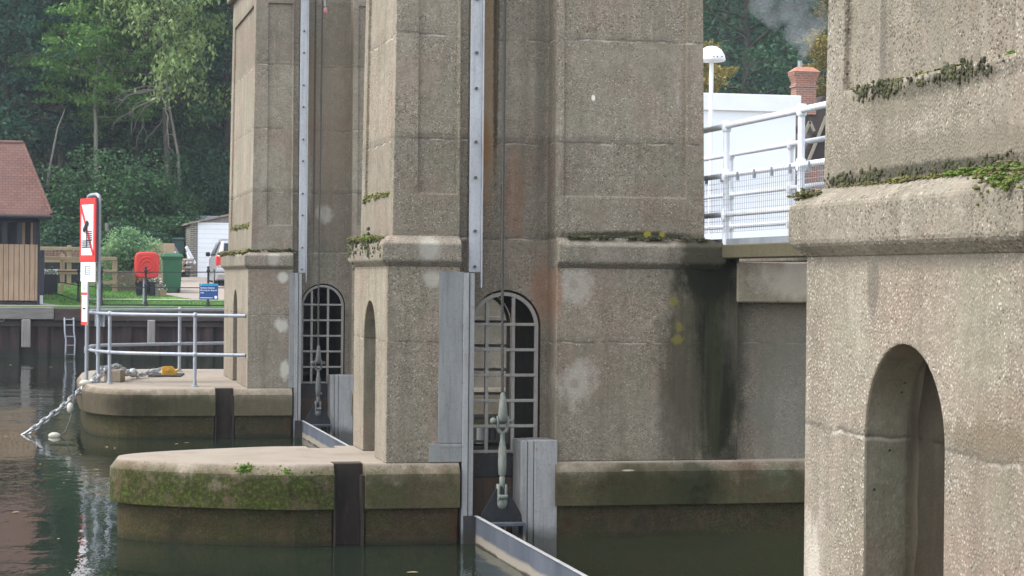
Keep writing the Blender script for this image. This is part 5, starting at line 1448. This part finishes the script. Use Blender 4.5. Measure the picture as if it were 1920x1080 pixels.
def tree(name, label, u, Y, ztop, zcrown, spread, seed, lm, bark='bark', leaf=0.17, nlimb=26, per=55, group=None, tr=0.16, lean=(0, 0), flat=0.45, zbase=None, cat='tree', droop=0.35, base=None):
    rr = random.Random(seed); rs = np.random.RandomState(seed)
    bx = at(u, 500, Y).x if base is None else base
    z0 = (gh(Y) if zbase is None else zbase) - 0.1
    T = empty(name, (bx, Y, z0), label, cat, group)
    q = MB(); H = ztop - z0
    n = 9; tp = []
    for i in range(n + 1):
        t = i / n
        tp.append(Vector((bx + lean[0] * t + rr.gauss(0, 0.07) * (i > 0), Y + lean[1] * t + rr.gauss(0, 0.07) * (i > 0), z0 + H * 0.97 * t)))
    q.tube(tp, [tr * (1.25 if i == 0 else 1 - 0.88 * i / n) for i in range(n + 1)], 8)
    cen = []
    for k in range(nlimb):
        t = (zcrown - z0) / H + (1 - (zcrown - z0) / H) * (k + rr.random()) / nlimb
        t = min(t, 0.99); f = t * n; i = min(int(f), n - 1); p = tp[i].lerp(tp[i + 1], f - i)
        rel = (t * H - (zcrown - z0)) / max(0.1, H - (zcrown - z0))
        Ln = spread * (0.55 + 0.75 * math.sin(PI * min(1, 0.22 + 0.74 * rel))) * rr.uniform(0.55, 1.1) * (1 - 0.35 * rel)
        az = k * 2.4 + rr.uniform(-0.5, 0.5); el = 0.1 + 0.7 * rel + rr.gauss(0, 0.15)
        d = Vector((math.cos(az) * math.cos(el), math.sin(az) * math.cos(el), math.sin(el)))
        pts = [p]
        for j in range(4):
            d = (d + Vector((rr.gauss(0, .18), rr.gauss(0, .18), rr.gauss(-0.03, .14)))).normalized()
            pts.append(pts[-1] + d * Ln / 4)
        r0 = tr * 0.42 * (1 - 0.6 * t)
        q.tube(pts, [r0, r0 * .8, r0 * .55, r0 * .35, r0 * .12], 5)
        for j in range(1, 5):
            for s in range(2 if j < 4 else 3):
                d2 = (d + Vector((rr.gauss(0, .8), rr.gauss(0, .8), rr.gauss(0, .45)))).normalized()
                tip = pts[j] + d2 * Ln * rr.uniform(0.15, 0.42)
                q.tube([pts[j], pts[j].lerp(tip, .5) + Vector((0, 0, rr.uniform(-.05, .1))), tip], [r0 * .3, r0 * .18, r0 * .06], 4)
                sz = rr.uniform(0.5, 1.15) * spread * 0.17
                m = int(per * rr.uniform(0.5, 1.4))
                c = rs.normal(0, 1, (m, 3)); c /= np.maximum(1, np.linalg.norm(c, axis=1) / 1.7)[:, None]
                cen.append(c * np.array([sz, sz, sz * flat]) + np.array(tip) - np.array([0, 0, 1]) * (np.linalg.norm(c[:, :2], axis=1) ** 2 * sz * 0.18)[:, None])
    q.build('trunk', M[bark], T, 60)
    mesh_np('crown', leaves(np.concatenate(cen), leaf, rs, droop=droop), 4, LM[lm], T)
    return T


def shrub(label, u, v, Y, w2, h, seed, lm, n=6000, leaf=0.12, group=None, zb=None, lumps=26, name='shrub', cat='shrub'):
    rr = random.Random(seed); rs = np.random.RandomState(seed)
    p = at(u, v, Y); z0 = gh(Y) if zb is None else zb
    T = empty(name, (p.x, Y, z0), label, cat, group)
    q = MB(); cen = []
    for k in range(lumps):
        a = rr.uniform(0, 2 * PI); rad = math.sqrt(rr.random()) * w2; t = rr.random() ** 0.8
        hh = h * (0.15 + 0.85 * t) * (1 - 0.45 * (rad / w2) ** 2)
        c = Vector((p.x + rad * math.cos(a), Y + rad * math.sin(a) * 0.8, z0 + hh))
        b0 = Vector((p.x + rad * 0.25 * math.cos(a), Y + rad * 0.25 * math.sin(a), z0 - 0.05))
        q.tube([b0, b0.lerp(c, 0.5) + Vector((rr.gauss(0, .06), rr.gauss(0, .06), 0.1 * h)), c], [0.03, 0.02, 0.006], 5)
        sz = rr.uniform(0.6, 1.3) * w2 * 0.28; mm = int(n / lumps * rr.uniform(.6, 1.4))
        g = rs.normal(0, 1, (mm, 3)); g /= np.maximum(1, np.linalg.norm(g, axis=1) / 1.6)[:, None]
        g = g * np.array([sz, sz, sz * 0.7]) + np.array(c); g[:, 2] = np.maximum(g[:, 2], z0 + 0.03)
        cen.append(g)
    q.build('stem', M['bark'], T, 60)
    mesh_np('foliage', leaves(np.concatenate(cen), leaf, rs, droop=0.3, aspect=0.6), 4, LM[lm], T)
    return T


GT = 'trees on the wooded bank'
tree('woodland_tree', 'blue-green tree at the left edge, its crown reaching down behind the tiled roof', 10, 86.5, 19, 7.2, 3.4, 11, 'blue', leaf=0.19, nlimb=40, per=60, group=GT, tr=0.22)
tree('woodland_tree', 'fresh green tree with layered sprays on a straight pale trunk above the river sign', 179, 83.5, 15.0, 8.6, 2.1, 12, 'fresh', 'palebark', 0.16, 34, 62, GT, tr=0.125, flat=0.28, droop=0.55)
tree('ash_tree', 'light yellow-green tree in loose hanging clumps above the bare twisted branches', 322, 82.5, 17.5, 9.3, 2.7, 13, 'ash', 'bark', 0.20, 32, 44, GT, tr=0.17, lean=(-0.8, -0.4), flat=0.8, droop=0.9)
tree('woodland_tree', 'mid-green tree pressed against the far pier\'s tower', 425, 85, 18, 6.4, 2.8, 14, 'mid', leaf=0.17, nlimb=40, per=58, group=GT, tr=0.2)
tree('woodland_tree', 'shadowy tree standing deep behind the pale-trunked tree', 120, 91, 22, 7.5, 3.8, 15, 'dark', leaf=0.22, nlimb=40, per=55, group=GT, tr=0.26)
tree('woodland_tree', 'shadowy tree standing deep behind the bare twisted branches', 260, 90, 22, 8.6, 3.6, 16, 'mid', leaf=0.22, nlimb=40, per=55, group=GT, tr=0.26)
tree('woodland_tree', 'dark tall tree behind the upper left of the ash', 395, 93, 24, 9.0, 4.0, 17, 'dark', leaf=0.22, nlimb=40, per=55, group=GT, tr=0.28)
tree('woodland_tree', 'blue-green tree hidden mostly by the far pier', 560, 87, 20, 6, 4.0, 18, 'blue', leaf=0.22, nlimb=36, per=45, group=GT, tr=0.26)
tree('woodland_tree', 'dark tree beyond the left edge of the picture', -190, 85, 20, 5, 4.0, 19, 'mid', leaf=0.22, nlimb=36, per=45, group=GT, tr=0.26)
tree('woodland_tree', 'dark tall tree behind the white cabin', 1395, 84, 22, 5.0, 3.4, 21, 'dark', leaf=0.19, nlimb=44, per=58, group=GT, tr=0.24, zbase=1.7)
tree('woodland_tree', 'shadowy blue-green tree behind the chimney smoke', 1500, 92, 24, 5.0, 4.2, 22, 'blue', leaf=0.22, nlimb=44, per=55, group=GT, tr=0.26, zbase=3)
tree('autumn_tree', 'yellowing autumn tree beside the brick chimney', 1575, 80, 14.5, 5.0, 2.2, 23, 'yellow', leaf=0.17, nlimb=30, per=50, group=GT, tr=0.15, zbase=1.7)
tree('autumn_tree', 'yellow-tinged tree showing just behind the dome lamp', 1312, 76, 11.6, 6.5, 1.3, 24, 'yellow', leaf=0.15, nlimb=20, per=36, group=GT, tr=0.1, zbase=1.7)
shrub('lime-green leafy shrub between the cabin roof and the chimney', 1445, 190, 78, 1.5, 7.6, 25, 'lime', 9000, 0.16, zb=1.7, lumps=40)
GSH = 'shrubs at the foot of the wood'
shrub('dark shrub in the shade behind the tiled hut', 105, 430, 78, 1.0, 1.9, 31, 'dark', 6000, 0.12, GSH)
shrub('broad mid-green shrub behind the river sign', 190, 420, 80, 1.9, 4.4, 32, 'mid', 14000, 0.14, GSH, lumps=40)
shrub('mid-green arching shrub left of the garage', 275, 420, 81, 1.8, 4.2, 33, 'mid', 13000, 0.14, GSH, lumps=40)
shrub('low dark shrub just behind the leafy bush', 255, 430, 76.5, 1.3, 1.9, 34, 'dark', 8000, 0.12, GSH)
shrub('dark tangled shrub rising behind the garage roof', 380, 420, 83.5, 2.4, 4.6, 35, 'dark', 15000, 0.15, GSH, lumps=40)
shrub('dense evergreen shrub behind the low timber panel', 320, 430, 79, 1.2, 2.3, 36, 'mid', 8000, 0.12, GSH)
shrub('large dark shrub beyond the left edge of the picture', 0, 420, 82, 2.4, 4.4, 37, 'dark', 12000, 0.15, GSH, lumps=36)
shrub('pale green leafy bush spilling over the fence beside the lifebuoy housing', 240, 520, 67.4, 0.92, 2.0, 38, 'bush', 9000, 0.085, lumps=46, name='bush', cat='bush')
# pinkish-white flower heads on the bush
# dead twisted boughs under the ash
rr = random.Random(4)
q = MB()
root = at(312, 176, 82.2)
for k in range(9):
    p = root + Vector((rr.uniform(-.2, .2), rr.uniform(-.3, .3), rr.uniform(-.1, .1))); d = Vector((rr.uniform(-1.2, -0.1), rr.uniform(-.3, .3), rr.uniform(-.5, .1))).normalized(); pts = [p]
    for j in range(9):
        d = (d + Vector((rr.gauss(-0.03, .25), rr.gauss(0, .15), -0.16 + rr.gauss(0, .2)))).normalized(); pts.append(pts[-1] + d * 0.24)
        if rr.random() < 0.5 and j > 2:
            e = (d + Vector((rr.gauss(0, .7), rr.gauss(0, .4), rr.gauss(0, .6)))).normalized()
            q.tube([pts[-1], pts[-1] + e * 0.22, pts[-1] + e * 0.36 + Vector((0, 0, -0.12))], [0.02, 0.014, 0.005], 4)
    q.tube(pts, [0.042 * (1 - 0.085 * j) for j in range(len(pts))], 5)
q.tube([root + Vector((0, 0, 1.0)), root, at(322, 225, 82.2), at(334, 290, 82.2), at(340, 420, 82.2)], [0.03, 0.05, 0.05, 0.055, 0.06], 6)
o = q.build('dead_branches', M['deadwood'], smooth=60); tag(o, 'bare twisted grey branches drooping in the dark gap below the ash', 'dead branches')
q = MB(); q.tube([at(92, 320, 82), at(100, 280, 82), at(108, 240, 82.3), at(122, 205, 82.6)], [0.045, 0.04, 0.034, 0.02], 6); q.tube([at(92, 320, 82), at(84, 420, 82)], [0.06, 0.07], 6)
o = q.build('leaning_trunk', M['deadwood'], smooth=60); tag(o, 'slim bare leaning trunk in the shade right of the tiled roof', 'trunk')
q = MB(); q.tube([at(203, 460, 78), at(201, 418, 78)], 0.08, 7); o = q.build('stump_post', M['palebark'], smooth=60); tag(o, 'short grey post among the shrubs right of the river sign', 'post')

# the far wood that reads as one mass
rs = np.random.RandomState(77)
n = 70000
wx = rs.uniform(-45, 70, n); wy = 90 + 40 * rs.uniform(0, 1, n) ** 0.9
gz = np.array([gh(y) for y in wy])
lump = 0.5 + 0.5 * np.sin(wx * 0.9 + np.sin(wy * 0.6) * 2) * np.sin(wy * 0.8 + wx * 0.23)
wz = gz + 0.2 + (3.0 + 9.0 * lump) * rs.uniform(0, 1, n) ** 0.7
o = mesh_np('woodland', leaves(np.stack([wx, wy, wz], 1), 0.62, rs), 4, LM['dark']); tag(o, 'dark mass of woodland climbing the hillside', 'wood', kind='stuff')

# ------------------------------------------------------------------ leaves afloat
rr = random.Random(6)
lf = None
fl = [(773, 1073, 0.05), (330, 832, 0.03), (215, 700 + 140, 0.03), (120, 905, 0.03), (200, 838, 0.04), (260, 885, 0.03), (75, 870, 0.03), (180, 880, 0.03), (300, 905, 0.03), (12, 818, 0.05), (60, 690, 0.05), (20, 684, 0.05), (95, 688, 0.05), (150, 852, 0.035), (350, 830, 0.03), (600, 850, 0.02), (240, 930, 0.03), (30, 960, 0.03), (110, 1010, 0.025), (985, 1064, 0.02)]
ym_ = flat('fallen_leaf', (0.50, 0.42, 0.16), 0.7, 0.4, 30)
for i, (u, v, s) in enumerate(fl):
    d = FW + RT2 * ((u - 960) / FPX) + UP2 * (-(v - 540) / FPX); t = (0.006 - HC) / d.z; p = Vector((0, 0, HC)) + d * t
    if i == 0:
        q = MB(); q.poly([(p.x - 1 * .05, p.y, p.z), (p.x - 0.015, p.y - 0.02, p.z + 0.003), (p.x + 0.03, p.y - 0.014, p.z + 0.002), (p.x + 0.055, p.y + 0.01, p.z), (p.x + 0.015, p.y + 0.022, p.z + 0.003), (p.x - 0.03, p.y + 0.016, p.z + 0.002)])
        lf = q.build('fallen_leaf', ym_, loc=p); tag(lf, 'yellow leaf floating below the steel gate at the bottom of the picture', 'leaf', 'leaves afloat on the river')
    else:
        c = lf.copy(); COL.objects.link(c); c.location = p; k = s / 0.05 * rr.uniform(0.8, 1.6); c.scale = (k, k, k); c.rotation_euler.z = rr.uniform(0, 6.28)
        tag(c, 'tiny pale leaf floating on the dark river', 'leaf', 'leaves afloat on the river')

# ------------------------------------------------------------------ damp autumn air
HZ = bpy.data.materials.new('haze_air'); HZ.use_nodes = True
t_ = HZ.node_tree; t_.nodes.remove(t_.nodes['Principled BSDF'])
pv = t_.nodes.new('ShaderNodeVolumePrincipled'); pv.inputs['Color'].default_value = (0.82, 0.90, 1.0, 1); pv.inputs['Density'].default_value = 0.00045
t_.links.new(pv.outputs[0], t_.nodes['Material Output'].inputs['Volume'])
q = MB(); q.box(-175, 175, -75, 275, -4.2, 62); o = q.build('haze', HZ, loc=(0, 0, 0)); tag(o, 'thin pale haze in the air over the river and wood', 'haze', kind='stuff')
